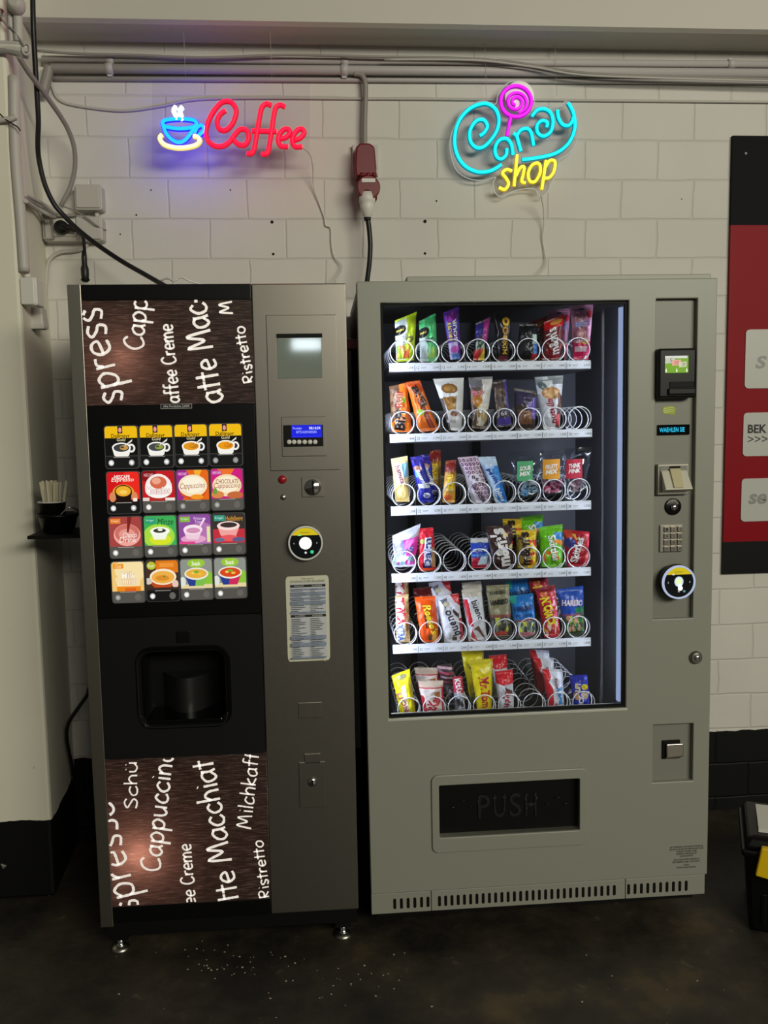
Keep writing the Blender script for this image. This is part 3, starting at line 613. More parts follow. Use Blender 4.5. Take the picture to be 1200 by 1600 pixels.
GL = {  # single stroke letters: advance, strokes; x height 1, capitals 1.6
 'a': (.95, [[(.75, .85), (.45, 1.0), (.12, .7), (.1, .25), (.38, 0), (.7, .3)], [(.76, 1.0), (.74, .4), (.85, .0)]]), 'c': (.85, [[(.75, .82), (.45, 1.0), (.12, .6), (.2, .12), (.5, 0), (.78, .2)]]),
 'e': (.9, [[(.12, .48), (.75, .58), (.62, .95), (.3, .95), (.1, .5), (.3, .05), (.75, .15)]]), 'f': (.7, [[(.72, 1.65), (.45, 1.7), (.32, 1.3), (.3, 0)], [(.05, .95), (.65, 1.0)]]),
 'h': (.95, [[(.15, 1.7), (.15, 0)], [(.15, .6), (.45, 1.0), (.72, .75), (.75, 0)]]), 'i': (.4, [[(.18, 1.0), (.2, 0)], [(.18, 1.4), (.22, 1.46)]]), 'k': (.85, [[(.15, 1.7), (.13, 0)], [(.7, 1.0), (.16, .45), (.75, 0)]]),
 'l': (.4, [[(.2, 1.75), (.18, 0)]]), 'm': (1.4, [[(.12, 1.0), (.12, 0)], [(.12, .7), (.4, 1.0), (.62, .75), (.63, 0)], [(.63, .7), (.92, 1.0), (1.15, .75), (1.18, 0)]]), 'n': (.95, [[(.13, 1.0), (.13, 0)], [(.13, .65), (.45, 1.0), (.73, .7), (.75, 0)]]),
 'o': (.95, [[(.45, 1.0), (.12, .7), (.15, .2), (.45, 0), (.78, .3), (.75, .8), (.45, 1.0)]]), 'p': (.95, [[(.15, 1.0), (.13, -.65)], [(.15, .75), (.5, 1.02), (.8, .65), (.62, .12), (.3, .05), (.15, .3)]]), 'r': (.7, [[(.15, 1.0), (.15, 0)], [(.15, .6), (.35, .95), (.65, .95)]]),
 's': (.8, [[(.68, .85), (.4, 1.02), (.15, .8), (.35, .55), (.62, .35), (.5, .03), (.12, .12)]]), 't': (.65, [[(.3, 1.5), (.28, .0)], [(.02, 1.0), (.62, 1.02)]]), 'u': (.95, [[(.12, 1.0), (.15, .25), (.42, 0), (.72, .3)], [(.75, 1.0), (.75, 0)]]),
 'ü': (.95, [[(.12, 1.0), (.15, .25), (.42, 0), (.72, .3)], [(.75, 1.0), (.75, 0)], [(.25, 1.35), (.28, 1.42)], [(.6, 1.35), (.63, 1.42)]]),
 'C': (1.1, [[(.95, 1.35), (.65, 1.6), (.25, 1.35), (.1, .7), (.3, .1), (.65, 0), (1.0, .25)]]), 'M': (1.5, [[(.12, 0), (.3, 1.6), (.68, .5), (1.05, 1.6), (1.28, 0)]]), 'R': (1.05, [[(.15, 1.6), (.15, 0)], [(.15, 1.5), (.6, 1.6), (.85, 1.25), (.6, .85), (.18, .8), (.9, 0)]]),
 'S': (1.0, [[(.85, 1.35), (.55, 1.62), (.2, 1.3), (.45, .9), (.8, .5), (.6, .05), (.12, .2)]]), 'E': (1.0, [[(.8, 1.6), (.15, 1.55), (.15, .05), (.85, 0)], [(.15, .8), (.7, .85)]]), 'K': (1.1, [[(.15, 1.6), (.15, 0)], [(.9, 1.6), (.2, .75), (.95, 0)]]), 'L': (.9, [[(.15, 1.6), (.15, .03), (.8, 0)]]), ' ': (.55, [])}
def chalk_word(mb, word, pa, pb, xh, w, lim, mp):
    """chalk strokes of a word running from photo pixel pa to pb along its baseline, x height xh and stroke w in photo pixels"""
    adv = sum(GL[c_][0] for c_ in word); d = Vector((pb[0]-pa[0], pb[1]-pa[1])); sx = d.length/adv; d.normalize(); up = Vector((d.y, -d.x)); up = -up if (up.x > 0) else up
    x = 0
    for c_ in word:
        for st in GL[c_][1]:
            pts = catmull([Vector((px_+random.uniform(-.03, .03), py_+random.uniform(-.03, .03), 0)) for px_, py_ in st], 7) if len(st) > 2 else [Vector((st[0][0]+(st[1][0]-st[0][0])*i/14, st[0][1]+(st[1][1]-st[0][1])*i/14, 0)) for i in range(15)]
            run = []
            for p in pts:
                q_ = Vector(pa)+d*((x+p.x)*sx)+up*(p.y*xh); l_ = mp(q_.x, q_.y, 0)
                if lim[0]+.003 < l_.x < lim[1]-.003 and lim[2]+.002 < l_.z < lim[3]-.002: run.append(l_)
                else: mb.ribbon(run, w*.8/560, -.0006, None); run = []
            mb.ribbon(run, w*.8/560, -.0006, None)
        x += GL[c_][0]
up_ = MB().box(*U[:2], .0, .003, *U[2:]).build('lettered_panel', M_chalkboard, cm)
lo_ = MB().box(*D[:2], .0, .003, *D[2:]).build('lettered_panel', M_chalkboard, cm)
hu, hd = cl(198, 562, .056), cl(224, 1322, .052)
lamp('panel_lamp', tuple(hu), 3.0, (1, .90, .84), cm); lamp('panel_lamp', tuple(hd), 7.0, (1, .82, .74), cm)
for w_, pa, pb, xh, sw in (('spress', (194, 628), (157, 476), 30, 5.2), ('Capp', (223, 548), (231, 466), 19, 4.2), ('affee Creme', (281, 629), (269, 505), 13.5, 3.6), ('atte Macc', (349, 627), (317, 452), 24, 5), ('Mi', (364, 491), (362, 462), 13, 3.6), ('Ristretto', (398, 597), (381, 508), 11, 3.2)):
    b = MB(); chalk_word(b, w_, pa, pb, xh, sw, U, cl); b.build('chalk_lettering', M_chalk, up_)
for w_, pa, pb, xh, sw in (('spresso', (219, 1424), (174, 1246), 30, 5.2), ('Schü', (215, 1265), (214, 1188), 12.5, 3.2), ('Cappuccino', (249, 1363), (272, 1172), 19, 4.4), ('ee Creme', (306, 1412), (298, 1317), 13, 3.4), ('tte Macchiat', (374, 1407), (332, 1184), 22, 4.8), ('Milchkaff', (392, 1296), (405, 1176), 14, 3.2), ('Ristretto', (423, 1402), (410, 1311), 11, 3.0)):
    b = MB(); chalk_word(b, w_, pa, pb, xh, sw, D, cl); b.build('chalk_lettering', M_chalk, lo_)
# price tag line
e = rectm(cl, 251, 631, 300, 638.5, 0)
pc_ = Pic(lambda u, v, l: (e[0]+(e[1]-e[0])*u, -.0006-l, e[2]+(e[3]-e[2])*v)).rect(0, 0, 1, 1, '#b9b9b9').rect(.012, .08, .988, .92, '#0c0c0d').text('Alle Produkte 2,00€', .08, .2, .92, .8, '#dedede')
pc_.mb.build('price_tag', M_sheet, cm)

# drink selection keys
def cup(p, cx, cy, s, body, rim, drink, swirl=None):
    p.ell(cx+s*1.05, cy-s*.05, s*.42, s*.36, body).ell(cx+s*1.05, cy-s*.05, s*.24, s*.2, '#333230')
    p.poly([(cx-s, cy), (cx-s*.8, cy-s*.62), (cx-s*.45, cy-s*.85), (cx+s*.45, cy-s*.85), (cx+s*.8, cy-s*.62), (cx+s, cy)], body).ell(cx, cy, s, s*.42, rim).ell(cx, cy-.005, s*.84, s*.33, drink)
    if swirl: p.ell(cx+s*.28, cy, s*.45, s*.2, swirl).ell(cx+s*.1, cy+.01, s*.2, s*.08, drink)
def t_gold(p, drink, sw):
    p.rect(0, .30, 1, 1, '#101110').rect(0, .72, 1, 1, '#f0bd12').rect(.40, .83, .55, 1, '#2b2232').ell(.475, .91, .05, .06, '#e79a94').rect(.2, .715, .8, .73, '#c99a1b')
    p.text('Dallmayr', .2, .70, .78, .82, '#241a08', .01).text('Gold', .37, .645, .64, .715, '#f3e6b6', shear=.2); cup(p, .5, .49, .29, '#f4f2ea', '#fbfaf5', drink, sw); p.poly([(.6, .52), (.63, .56), (.85, .69), (.83, .63)], '#e9e4d8')
def t_esp(p):
    p.rect(0, .28, 1, 1, '#d3161a').ell(.8, .7, .35, .4, '#ee2a20').rect(0, .28, 1, .34, '#2a0c0a').text('NESCAFE', .24, .84, .72, .93, '#fdf6ee', .02).text('Espresso', .14, .74, .84, .87, '#fdf0e0', .01, .2)
    p.ell(.5, .5, .34, .2, '#e5a13a').ell(.5, .46, .27, .2, '#1d0f0b').ell(.5, .53, .27, .16, '#241410').ell(.5, .54, .235, .125, '#f0b02c').ell(.5, .52, .12, .05, '#f8cf62').ell(.16, .4, .1, .12, '#d98b5c').ell(.84, .4, .1, .12, '#d98b5c').rect(.8, .29, .92, .37, '#f6efe6')
def t_moc(p): p.rect(0, .28, 1, 1, '#c51c22').ell(.15, .95, .3, .2, '#8c1016').text('NESCAFE', .06, .87, .34, .94, '#f3c7c9').ell(.5, .6, .42, .33, '#f3efeb').ell(.5, .42, .36, .15, '#b32a24').ell(.5, .54, .42, .2, '#fbf8f4').ell(.5, .72, .26, .15, '#d9694a').ell(.44, .76, .14, .08, '#eda98d').text('Mocachoc', .12, .44, .85, .62, '#fdf8f2', .015, .2, .0, '#b8332c').rect(0, .28, .2, .36, '#e8d8d0').rect(.7, .28, 1, .35, '#f1e6df')
def t_cap(p): p.rect(0, .28, 1, 1, '#9b2b90').poly([(.3, 1), (1, 1), (1, .28), (.15, .28), (.6, .6)], '#e8691d').poly([(.55, 1), (.8, 1), (.62, .7)], '#f5b234').rect(.03, .86, .34, .96, '#b32a9a').text('NESCAFE', .06, .88, .32, .94, '#f7d9ee').ell(.5, .5, .42, .21, '#d6501b').ell(.5, .62, .45, .27, '#f7e6c2').ell(.5, .64, .36, .2, '#fdf4dc').text('Cappuccino', .1, .5, .88, .68, '#a4571c', .0, .25, .03).ell(.62, .35, .2, .06, '#f39a22')
def t_cho(p): p.rect(0, .28, 1, 1, '#d0207e').poly([(.2, 1), (.75, 1), (.5, .7)], '#f0742c').rect(.03, .86, .34, .96, '#c23c9c').text('NESCAFE', .06, .88, .32, .94, '#f7d9ee').ell(.5, .6, .46, .27, '#f4dcb0').ell(.5, .62, .38, .2, '#fdf0d2').text('CHOCOLATE', .16, .64, .86, .75, '#a0431c', .01).text('Cappuccino', .08, .5, .92, .66, '#a84a20', .0, .25).ell(.2, .38, .2, .09, '#d98a4c').ell(.75, .36, .25, .09, '#c66a3c').ell(.12, .46, .07, .08, '#6fa03c')
def t_ice(p): p.rect(0, .28, 1, 1, '#a64440').rect(.04, .84, .36, .96, '#e8822c').text('Krüger', .08, .87, .32, .93, '#fbe3c0').ell(.55, .56, .42, .27, '#f0a89c').ell(.55, .6, .38, .22, '#d07066').ell(.55, .58, .26, .13, '#e79a8e').poly([(.58, 1), (.72, 1), (.6, .62), (.55, .62)], '#7c2420').text('Choco', .42, .5, .86, .62, '#fbf1ea', .0, .2).text('Drink', .3, .38, .84, .51, '#fbf1ea', .0, .2)
def t_min(p): p.rect(0, .28, 1, 1, '#3fae58').ell(.45, .5, .5, .3, '#a8dc44').rect(.04, .82, .36, .95, '#2a9c78').text('Krüger', .08, .86, .32, .92, '#d8f3e0').text('Minze', .42, .78, .92, .93, '#173d20', .0, .2).ell(.5, .42, .34, .13, '#d8e62a').poly([(.2, .6), (.3, .42), (.65, .42), (.78, .66)], '#f4f8e8').ell(.49, .63, .31, .1, '#fbfdf2').ell(.48, .64, .2, .055, '#3a3c2c').ell(.5, .66, .08, .03, '#f4f8e8')
def t_pur(p): p.rect(0, .28, 1, 1, '#8f4fa0').ell(.7, .5, .5, .3, '#b674b4').rect(.04, .82, .36, .95, '#86b844').text('Krüger', .08, .86, .32, .92, '#e8f3d8').text('Weisser', .46, .87, .8, .94, '#e8d2ee').text('Traum', .5, .79, .8, .86, '#e8d2ee').ell(.45, .4, .4, .1, '#e6a6cc').poly([(.14, .62), (.24, .4), (.6, .38), (.74, .64)], '#f1cede').ell(.44, .63, .3, .12, '#fae6ef').ell(.45, .61, .22, .07, '#d492b8').poly([(.66, .66), (.86, .9), (.8, .92), (.62, .68)], '#f6dcea').rect(.88, .32, .98, .7, '#dfe8a0').rect(0, .28, .5, .34, '#e04a8c')
def t_ber(p): p.rect(0, .28, 1, 1, '#39322f').rect(0, .28, 1, .62, '#c4313c').rect(.04, .82, .38, .96, '#3a9c84').text('Krüger', .08, .86, .34, .92, '#d8f0ea').text('Heidelbeere', .4, .82, .95, .94, '#e6a23c', .0, .2).poly([(.14, .7), (.24, .46), (.72, .44), (.84, .68)], '#f2a5a2').ell(.49, .7, .36, .11, '#fbdcd8').ell(.5, .72, .27, .065, '#3c302e').ell(.5, .4, .28, .08, '#e85a60').ell(.8, .36, .2, .06, '#5a5e86').ell(.2, .36, .16, .05, '#6a6e92')
def t_chai(p): p.rect(0, .28, 1, 1, '#f2c878').ell(.6, .8, .5, .3, '#f8e2aa').rect(.05, .84, .38, .96, '#f09a28').text('Chai', .12, .86, .3, .94, '#fdecc8').poly([(.1, .62), (.18, .36), (.85, .36), (.92, .62)], '#f6dfae').text('Milk', .3, .58, .74, .75, '#fbf4e4', .02, .1, .0, '#d89a48').text('mild', .34, .46, .74, .58, '#fbf4e4', .02, .1, .0, '#d89a48').rect(.15, .28, .9, .4, '#ee8a1c').rect(.4, .28, .75, .36, '#e4641c')
def t_soup(p): p.rect(0, .28, 1, 1, '#4a2f22').rect(.3, .7, 1, 1, '#e07a1c').ell(.16, .88, .14, .1, '#b9c43c').text('Knorr', .06, .84, .26, .92, '#f3f6d0').rect(.42, .84, .86, .94, '#f0963c').ell(.5, .48, .36, .2, '#c24a1e').ell(.52, .6, .42, .2, '#f5ead2').ell(.52, .59, .36, .155, '#f0b048').ell(.5, .57, .22, .07, '#dd8f2c').ell(.56, .61, .04, .02, '#5a8c2c').ell(.9, .42, .1, .1, '#e8c8b8').rect(0, .28, 1, .34, '#3a2a24').ell(.06, .5, .12, .08, '#d4c8bc')
def t_nood(p, a, b_): p.rect(0, .28, 1, 1, '#8f948c').ell(.5, .9, .28, .11, '#9ac83a').text('Snack', .36, .84, .64, .95, '#f4f8e0', .02).ell(.85, .5, .2, .2, '#8cc43c').rect(0, .28, 1, .38, '#e6d4a0').poly([(.12, .64), (.26, .34), (.72, .34), (.88, .64)], '#2a3f8c').poly([(.5, .6), (.45, .34), (.72, .34), (.88, .64)], b_).ell(.5, .64, .38, .15, '#efe9dc').ell(.5, .645, .33, .115, a).ell(.4, .66, .06, .03, '#f0d060').ell(.6, .63, .07, .03, '#f3c23c').ell(.5, .69, .09, .03, '#74b030').ell(.06, .45, .1, .12, '#e0e4dc')
TILES = [lambda p: t_gold(p, '#3c3f40', '#c69850'), lambda p: t_gold(p, '#44494a', '#96a03c'), lambda p: t_gold(p, '#e39a1c', '#c47c14'), lambda p: t_gold(p, '#ec9a14', '#d07c10'), t_esp, t_moc, t_cap, t_cho, t_ice, t_min, t_pur, t_ber, t_chai, t_soup, lambda p: t_nood(p, '#e8b040', '#7cc050'), lambda p: t_nood(p, '#d84a20', '#d02c5c')]
TPX = [(242.5, 235), (461, 230), (677, 224.5), (892, 219.5), (255, 519), (475, 511.5), (688, 505.5), (901, 497.5), (268.5, 797.5), (486, 790), (701, 781), (912.5, 774.5), (283, 1076.5), (499, 1067.5), (711, 1058.5), (921.5, 1050)]
for i, (fn_, (X, Y)) in enumerate(zip(TILES, TPX)):
    c_ = cl(130+X/4, 640+Y/4, 0); w, h = .0885, .114
    key_ = MB().prism(rrect(c_.x-w/2, c_.x+w/2, c_.z-h/2, c_.z+h/2, .008), -.005, .001, 0, H('#3c3b38')).build('selection_key', M_backlit, cm, bevel=.001)
    pic = Pic(lambda u, v, l: (c_.x+(u-.5)*w*.94, -.0062-l, c_.z+(v-.5)*h*.96), clip=rrect(0, 1, 0, 1, .08, 4)); fn_(pic)
    two = i < 5; dim = i in (3, 6, 7, 12)
    dark = i < 5 or i == 13
    pic.rect(0, 0, 1, .28, '#181817' if dark else '#55534d').ell(.17, .13, .085, .07, '#8a8a86' if dim else '#c9c9c4').ell(.17, .13, .05, .042, '#b5b5b0' if dim else '#ffffff')
    if two: pic.ell(.8, .13, .085, .07, '#8a8a86' if dim else '#b9b9b4').ell(.8, .13, .045, .038, '#a5a5a0' if dim else '#ffffff')
    else: pic.ell(.8, .13, .1, .085, '#66645e')
    pic.rect(.25, .255, .75, .268, '#a8a69e')
    pic.mb.build('key_picture', M_backlit, key_)

# steel door fittings
def cbox(name, x0, y0, x1, y1, d0, d1, m, bevel=.001, par=cm, mp=cl):
    e_ = rectm(mp, x0, y0, x1, y1, 0); return MB().box(e_[0], e_[1], d0, d1, e_[2], e_[3]).build(name, m, par, bevel=bevel)
def frame_line(name, x0, y0, x1, y1, w, d0, d1, m, par=cm, mp=cl):
    e_ = rectm(mp, x0, y0, x1, y1, 0)
    return MB().ring([(e_[0], e_[2]), (e_[1], e_[2]), (e_[1], e_[3]), (e_[0], e_[3])], [(e_[0]+w, e_[2]+w), (e_[1]-w, e_[2]+w), (e_[1]-w, e_[3]-w), (e_[0]+w, e_[3]-w)], d0, d1).build(name, m, par)
cbox('display_plate', 419, 492, 528, 735, -.0025, .002, M_steel, .0015)
cbox('keypad_plate', 440, 651, 510, 713, -.0045, .002, M_steel, .0015)
w_ = cbox('window_pane', 434, 524, 503, 591, -.004, .0, mat('window_reflection_tint', '#808a82', .05, spec=.9), .0008)  # grey-green base stands in for the lit wall reflected in the glass
cbox('window_head', 432, 521.5, 503.5, 528, -.0055, .0, M_blackm, .0005)
lc = cbox('display_block', 443, 664, 505, 697.5, -.007, .0, M_black, .001)
e = rectm(cl, 455.5, 664, 503, 683.5, 0)
pp = Pic(lambda u, v, l: (e[0]+(e[1]-e[0])*u, -.0072-l, e[2]+(e[3]-e[2])*v)).rect(0, 0, 1, 1, '#1a22d8')
pp.text('Produkt', .05, .66, .34, .84, '#c4ccff').text('08:16:54', .58, .64, .95, .86, '#dfe4ff', .02).text('BITTE AUSWAEHLEN', .16, .34, .82, .54, '#b8c2ff').rect(.04, .06, .96, .1, '#3038e6'); pp.mb.build('lit_screen', M_lcd, lc)
for px in (452, 459.5, 467.5, 476, 484.5, 492.5):
    p_ = cl(px, 690.5, 0); MB().lathe([(.0058, -.0066), (.0058, -.0088), (.0045, -.0094)][::1], (p_.x, 0, p_.z), 'Y', 14).build('round_key', M_steel_lt, lc)
    o_ = lc.children[-1]
# lathe axis Y points away from the viewer, so radii run from back to front with negative heights
def dial(name, mp, px, py, prof, m, par=cm, n=32):
    p_ = mp(px, py, 0); return MB().lathe([(r_, -h_*-1) for r_, h_ in prof], (p_.x, 0, p_.z), 'Y', n).build(name, m, par)
for o_ in [c for c in lc.children if c.name.startswith('round_key')]: bpy.data.objects.remove(o_)
for px in (452, 459.5, 467.5, 476, 484.5, 492.5): dial('round_key', cl, px, 690.5, [(.0062, .006), (.0062, .0085), (.0048, .0095), (.0005, .0098)], M_white, lc, 14)
dial('red_button', cl, 441.5, 749, [(.011, 0), (.011, .004), (.0085, .007), (.0005, .0085)], M_redbt)
dial('blank_plug', cl, 442.5, 777, [(.008, 0), (.0075, .0015), (.0005, .002)], M_steel_lt)
cbox('coin_plate', 471.5, 745, 506, 776.5, -.003, .001, M_steel, .001)
k_ = dial('coin_slot', cl, 489, 761, [(.0215, .002), (.0215, .008), (.019, .011), (.0005, .012)], M_chrome)
e = rectm(cl, 487.3, 751, 490.7, 772, 0); MB().box(e[0], e[1], -.0128, -.010, e[2], e[3]).build('slit', M_blackm, k_)
def reader(mp, px, py, par, rim, glow):
    p_ = mp(px, py, 0); c_ = Vector((p_.x, 0, p_.z)); R_ = .046
    h_ = dial('card_reader', mp, px, py, [(R_*1.04, -.002), (R_*1.04, .016), (R_*1.0, .022)], M_black, par, 40)
    b_ = MB(); b_.v += [(c_.x+r_*math.cos(a_*math.pi/24), -y_, c_.z+r_*math.sin(a_*math.pi/24)) for r_, y_ in ((R_*1.02, .019), (R_*1.0, .026), (R_*.92, .0265), (R_*.90, .022)) for a_ in range(48)]
    for i in range(3):
        for k in range(48): b_.face((i*48+k, i*48+(k+1) % 48, (i+1)*48+(k+1) % 48, (i+1)*48+k), 0, True)
    b_.build('rim', rim, h_)
    pc = Pic(lambda u, v, l: (c_.x+(u-.5)*2*R_*.92, -.0225-l, c_.z+(v-.5)*2*R_*.92)); pc.ell(.5, .5, .5, .5, '#0a0c0e', n=40)
    a0 = math.degrees(math.asin(.52)); pc.poly([(.5+.49*math.cos(math.radians(a0+(180-2*a0)*i/16)), .5+.49*math.sin(math.radians(a0+(180-2*a0)*i/16))) for i in range(17)], '#c9b41c').text('Kartenleser', .36, .82, .64, .87, '#3a3008')
    glow(pc); pc.mb.build('lit_face', M_lcd, h_)
reader(cl, 477.5, 847, cm, mat('reader_rim', '#dcdcd8', .3), lambda p: p.ell(.5, .5, .2, .2, '#fbfff4').ell(.5, .5, .15, .15, '#ffffff').ell(.7, .22, .055, .055, '#3fd08a').ell(.5, .2, .035, .035, '#d8e4e0').rect(.26, .74, .38, .77, '#8af0a0').poly([(.12, .5), (.15, .53), (.15, .47)], '#b0b0b0').poly([(.88, .5), (.85, .53), (.85, .47)], '#b0b0b0'))
def sheet():
    p = [cl(446, 901, 0), cl(513.5, 898.5, 0), cl(516, 1031, 0), cl(450, 1034, 0)]; p = [Vector((q_.x, 0, q_.z)) for q_ in p]
    def f_(u, v, l): q_ = (p[3]*(1-u)+p[2]*u)*(1-v)+(p[0]*(1-u)+p[1]*u)*v; return (q_.x, -.0012-l, q_.z)
    base = MB(); rr_ = rrect(0, 1, 0, 1, .06); base.v += [f_(u, v, 0) for u, v in rr_]+[(f_(u, v, 0)[0], 0, f_(u, v, 0)[2]) for u, v in rr_]; n_ = len(rr_); base.face(range(n_), 0, False, H('#d8d6c0'))
    for i in range(n_): base.face((i, (i+1) % n_, n_+(i+1) % n_, n_+i), 0, False, H('#d8d6c0'))
    o_ = base.build('allergen_sheet', M_sheet, cm); c_ = Pic(f_)
    c_.rect(.09, .03, .93, .92, '#c9ccd2').text('Allergene', .36, .955, .64, .98, '#3a3a36').text('LISTE DER INHALTSSTOFFE UND ALLERGENE', .1, .925, .9, .95, '#3a3a36')
    for v0, a_, b_ in ((.87, 'PRODUKT', 'ALLERGENE'), (.52, 'SUPPEN', 'ALLERGENE')): c_.rect(.1, v0, .92, v0+.03, '#20201f').text(a_, .2, v0+.007, .42, v0+.023, '#e0e0de').text(b_, .6, v0+.007, .84, v0+.023, '#e0e0de')
    random.seed(3); v = .845
    while v > .05:
        if abs(v-.535) < .03: v -= .018; continue
        if random.random() < .35: c_.rect(.1, v-.012, .92, v+.010, '#8f9bb0')
        c_.rect(.12, v-.003, .12+random.uniform(.15, .35), v+.003, '#5d6068').rect(.56, v-.003, .56+random.uniform(.1, .32), v+.003, '#5d6068'); v -= .0205
    c_.mb.build('printed_table', M_sheet, o_)
sheet()
cbox('blank_square', 466, 1097, 503, 1122, -.002, .002, M_steel, .0015)
cbox('lock_flap', 467.5, 1190, 508.5, 1261, -.0035, .001, M_steel, .0012)
cbox('flap_tongue', 475.5, 1177, 500.5, 1192, -.0035, .001, M_steel, .0012)
k_ = dial('lock', cl, 488, 1221, [(.0125, .003), (.0125, .007), (.010, .010), (.0005, .0105)], M_chrome)
e = rectm(cl, 486.6, 1217, 489.4, 1225, 0); MB().box(e[0], e[1], -.0115, -.009, e[2], e[3]).build('keyhole', M_blackm, k_)
cbox('rivet', 506, 1032, 509, 1035, -.002, .001, M_steel_lt, .0005)
# plinth and feet
MB().box(.01, CW-.004, .012, .60, .048, .094).build('plinth', M_blackm, cm, bevel=.002)
for x, y in ((.045, .03), (CW-.045, .03), (.045, .55), (CW-.045, .55)):
    MB().lathe([(.016, .012), (.012, .016), (.009, .02), (.009, .05)], (x, y, 0), n=16).build('foot_bolt', M_chrome, cm)
    MB().lathe([(.026, 0), (.027, .004), (.022, .010), (.012, .014)], (x, y, 0), n=24).build('foot', M_steel_lt, cm)
    MB().box(x-.022, x+.022, y-.01, y+.04, .03, .052).build('foot_bracket', M_blackm, cm)
MB().box(.003, .028, .02, .05, .075, .0835).build('door_pivot', M_steel_lt, cm)

# things lying on top of the coffee machine
zt = CH-.004
p = at(306, 440, -.45)
t = thing('router_box', 'flat black router box lying on top of the coffee machine', 'router', (p.x, -.42, zt), (0, 0, .02))
MB().box(-.092, .092, -.06, .06, .002, .034).build('case', M_black, t, bevel=.004)
MB().box(.05, .085, -.0615, -.059, .012, .024).build('port', M_blackm, t)
for dx in (-.07, .07): MB().box(dx-.012, dx+.012, -.03, .03, 0, .003).build('rubber_pad', M_rubber, t)
cable('white_cord', [(252, 438, -.55), (262, 435, -.56), (272, 439, -.57), (279, 434.5, -.57), (285, 433.5, -.57), (294, 438, -.57), (306, 442, -.56), (318, 445, -.55)], .0028, M_white, 'thin white cord coiled beside the router on the coffee machine', 'cord', 6)
p = at(483, 445, -.5); t = thing('warning_cap', 'small orange red cap lying on top of the coffee machine', 'cap', (p.x, -.5, zt))
MB().lathe([(.019, 0), (.019, .006), (.013, .011), (.003, .013)], (0, 0, 0), n=20).build('cap_shell', mat('orange_cap', '#b8421c', .4), t)
# shelf beside the machine with cup of stirrers
zsh = at(90, 835, -.5).z; x0 = at(55, 840, -.45).x
t = thing('side_shelf', 'small black shelf fixed to the side of the coffee machine', 'shelf', (-.64, -.45, zsh))
MB().box(x0+.64, .008, -.07, .12, -.010, 0).build('board', M_blackm, t, bevel=.002)
MB().box(.0, .008, -.05, .1, -.05, -.008).build('bracket', M_blackm, t)
p = at(89, 838, -.47); px_m = (at(118, 810, -.47).x-at(60, 810, -.47).x)/58
t = thing('holder_bowl', 'black tapered holder bowl standing on the small side shelf', 'bowl', (p.x, -.45, zsh))
MB().lathe([(.001, .001), (.038, .0), (.044, .006), (.054, .045), (.060, .048), (.060, .056), (.052, .056), (.046, .02), (.001, .016)], (0, 0, 0), n=32).build('bowl_body', M_black, t)
MB().tube(catmull([Vector((.02, -.045, .055)), Vector((.045, -.04, .075)), Vector((.062, -.03, .068)), Vector((.068, -.02, .055))], 6), .002, 6).build('wire_clip', M_chrome, t)
pcup = at(77.5, 800, -.48); zc_ = zsh+.017
t = thing('stirrer_cup', 'black cup with white rim full of stirrers in the holder bowl', 'cup', (pcup.x, -.45, zc_))
MB().lathe([(.001, .002), (.030, 0), (.037, .070), (.0385, .072), (.0365, .074), (.029, .006), (.001, .006)], (0, 0, 0), n=32).build('cup_body', M_blackm, t)
b = MB(); b.tube([Vector((.0385*math.cos(a*.2618), .0385*math.sin(a*.2618), .073)) for a in range(24)], .0022, 6, closed=True); b.build('rim', M_white, t)
random.seed(11); M_wood = mat('stirrer_wood', '#d9d0b4', .6)
proto = None
for i in range(24):
    a = random.uniform(0, 6.28); rr_ = random.uniform(.004, .026)
    if proto is None:
        proto = MB().prism(rrect(-.0034, .0034, 0, .122, .0032), -.0008, .0008).build('drink_stirrer', M_wood); o_ = proto
    else: o_ = proto.copy(); C.objects.link(o_)
    o_.location = (pcup.x+rr_*.8*math.cos(a), -.45+rr_*math.sin(a), zc_+.007+random.uniform(0, .006)); o_.rotation_euler = (random.uniform(-.06, .06), -.20*rr_/.026*-math.cos(a)*.9, random.uniform(-.9, .9))
    tag(o_, 'pale flat drink stirrer standing in the black cup', 'stirrer', 'stirrers in the black cup')
cable('floor_cable', [(193.9, 1014.5, -.30), (144, 1068, -.295), (136, 1086, -.28), (118, 1112, -.24), (107, 1130, -.22), (104, 1150, -.2), (108, 1176, -.18), (113, 1200, -.14), (120, 1250, -.1)], .006, M_rubber, 'black cable bending out from behind the coffee machine near the floor', 'cable')

# ------------------------------------------------------------------ snack machine
SW = .971
sm_ = thing('snack_machine', 'grey glass fronted snack vending machine full of wrapped snacks', 'vending machine', SNACK_O, (0, SNACK_T, 0))
G = (.0607, .7275, .6522, 1.774)              # glass opening
RC = (.8026, .9166, .902, 1.7772)             # control recess
r2 = rectm(rl, 1020, 1131.5, 1083, 1221.5, 0); pf = rectm(rl, 686, 1221, 905, 1302, 0); po = rectm(rl, 674.5, 1205, 917, 1325.5, 0)
zst = (rl(580, 1397).z+rl(1105, 1367).z)/2; zsb = .0855
MB().plate(0, SW, zst, 1.83, [G, RC, r2, pf], 0, .05).build('door', M_grey, sm_, bevel=.0025)
b = MB()
for a in ((.008, .03, .055, .68, .1, 1.815), (SW-.03, SW-.008, .055, .68, .1, 1.815), (.008, SW-.008, .655, .68, .1, 1.815), (.008, SW-.008, .055, .68, .1, .125), (.008, SW-.008, .055, .68, 1.79, 1.815)): b.box(*a)
b.build('cabinet', M_body, sm_)
xr = rl(938, 760, .10).x
MB().box(.03, SW-.03, .62, .655, .125, 1.79).build('back_lining', M_inner, sm_)
MB().box(.768, .78, .05, .62, .125, 1.79).build('side_lining', M_inner, sm_)
MB().box(.03, .042, .06, .62, .125, 1.79).build('side_lining', M_inner, sm_)
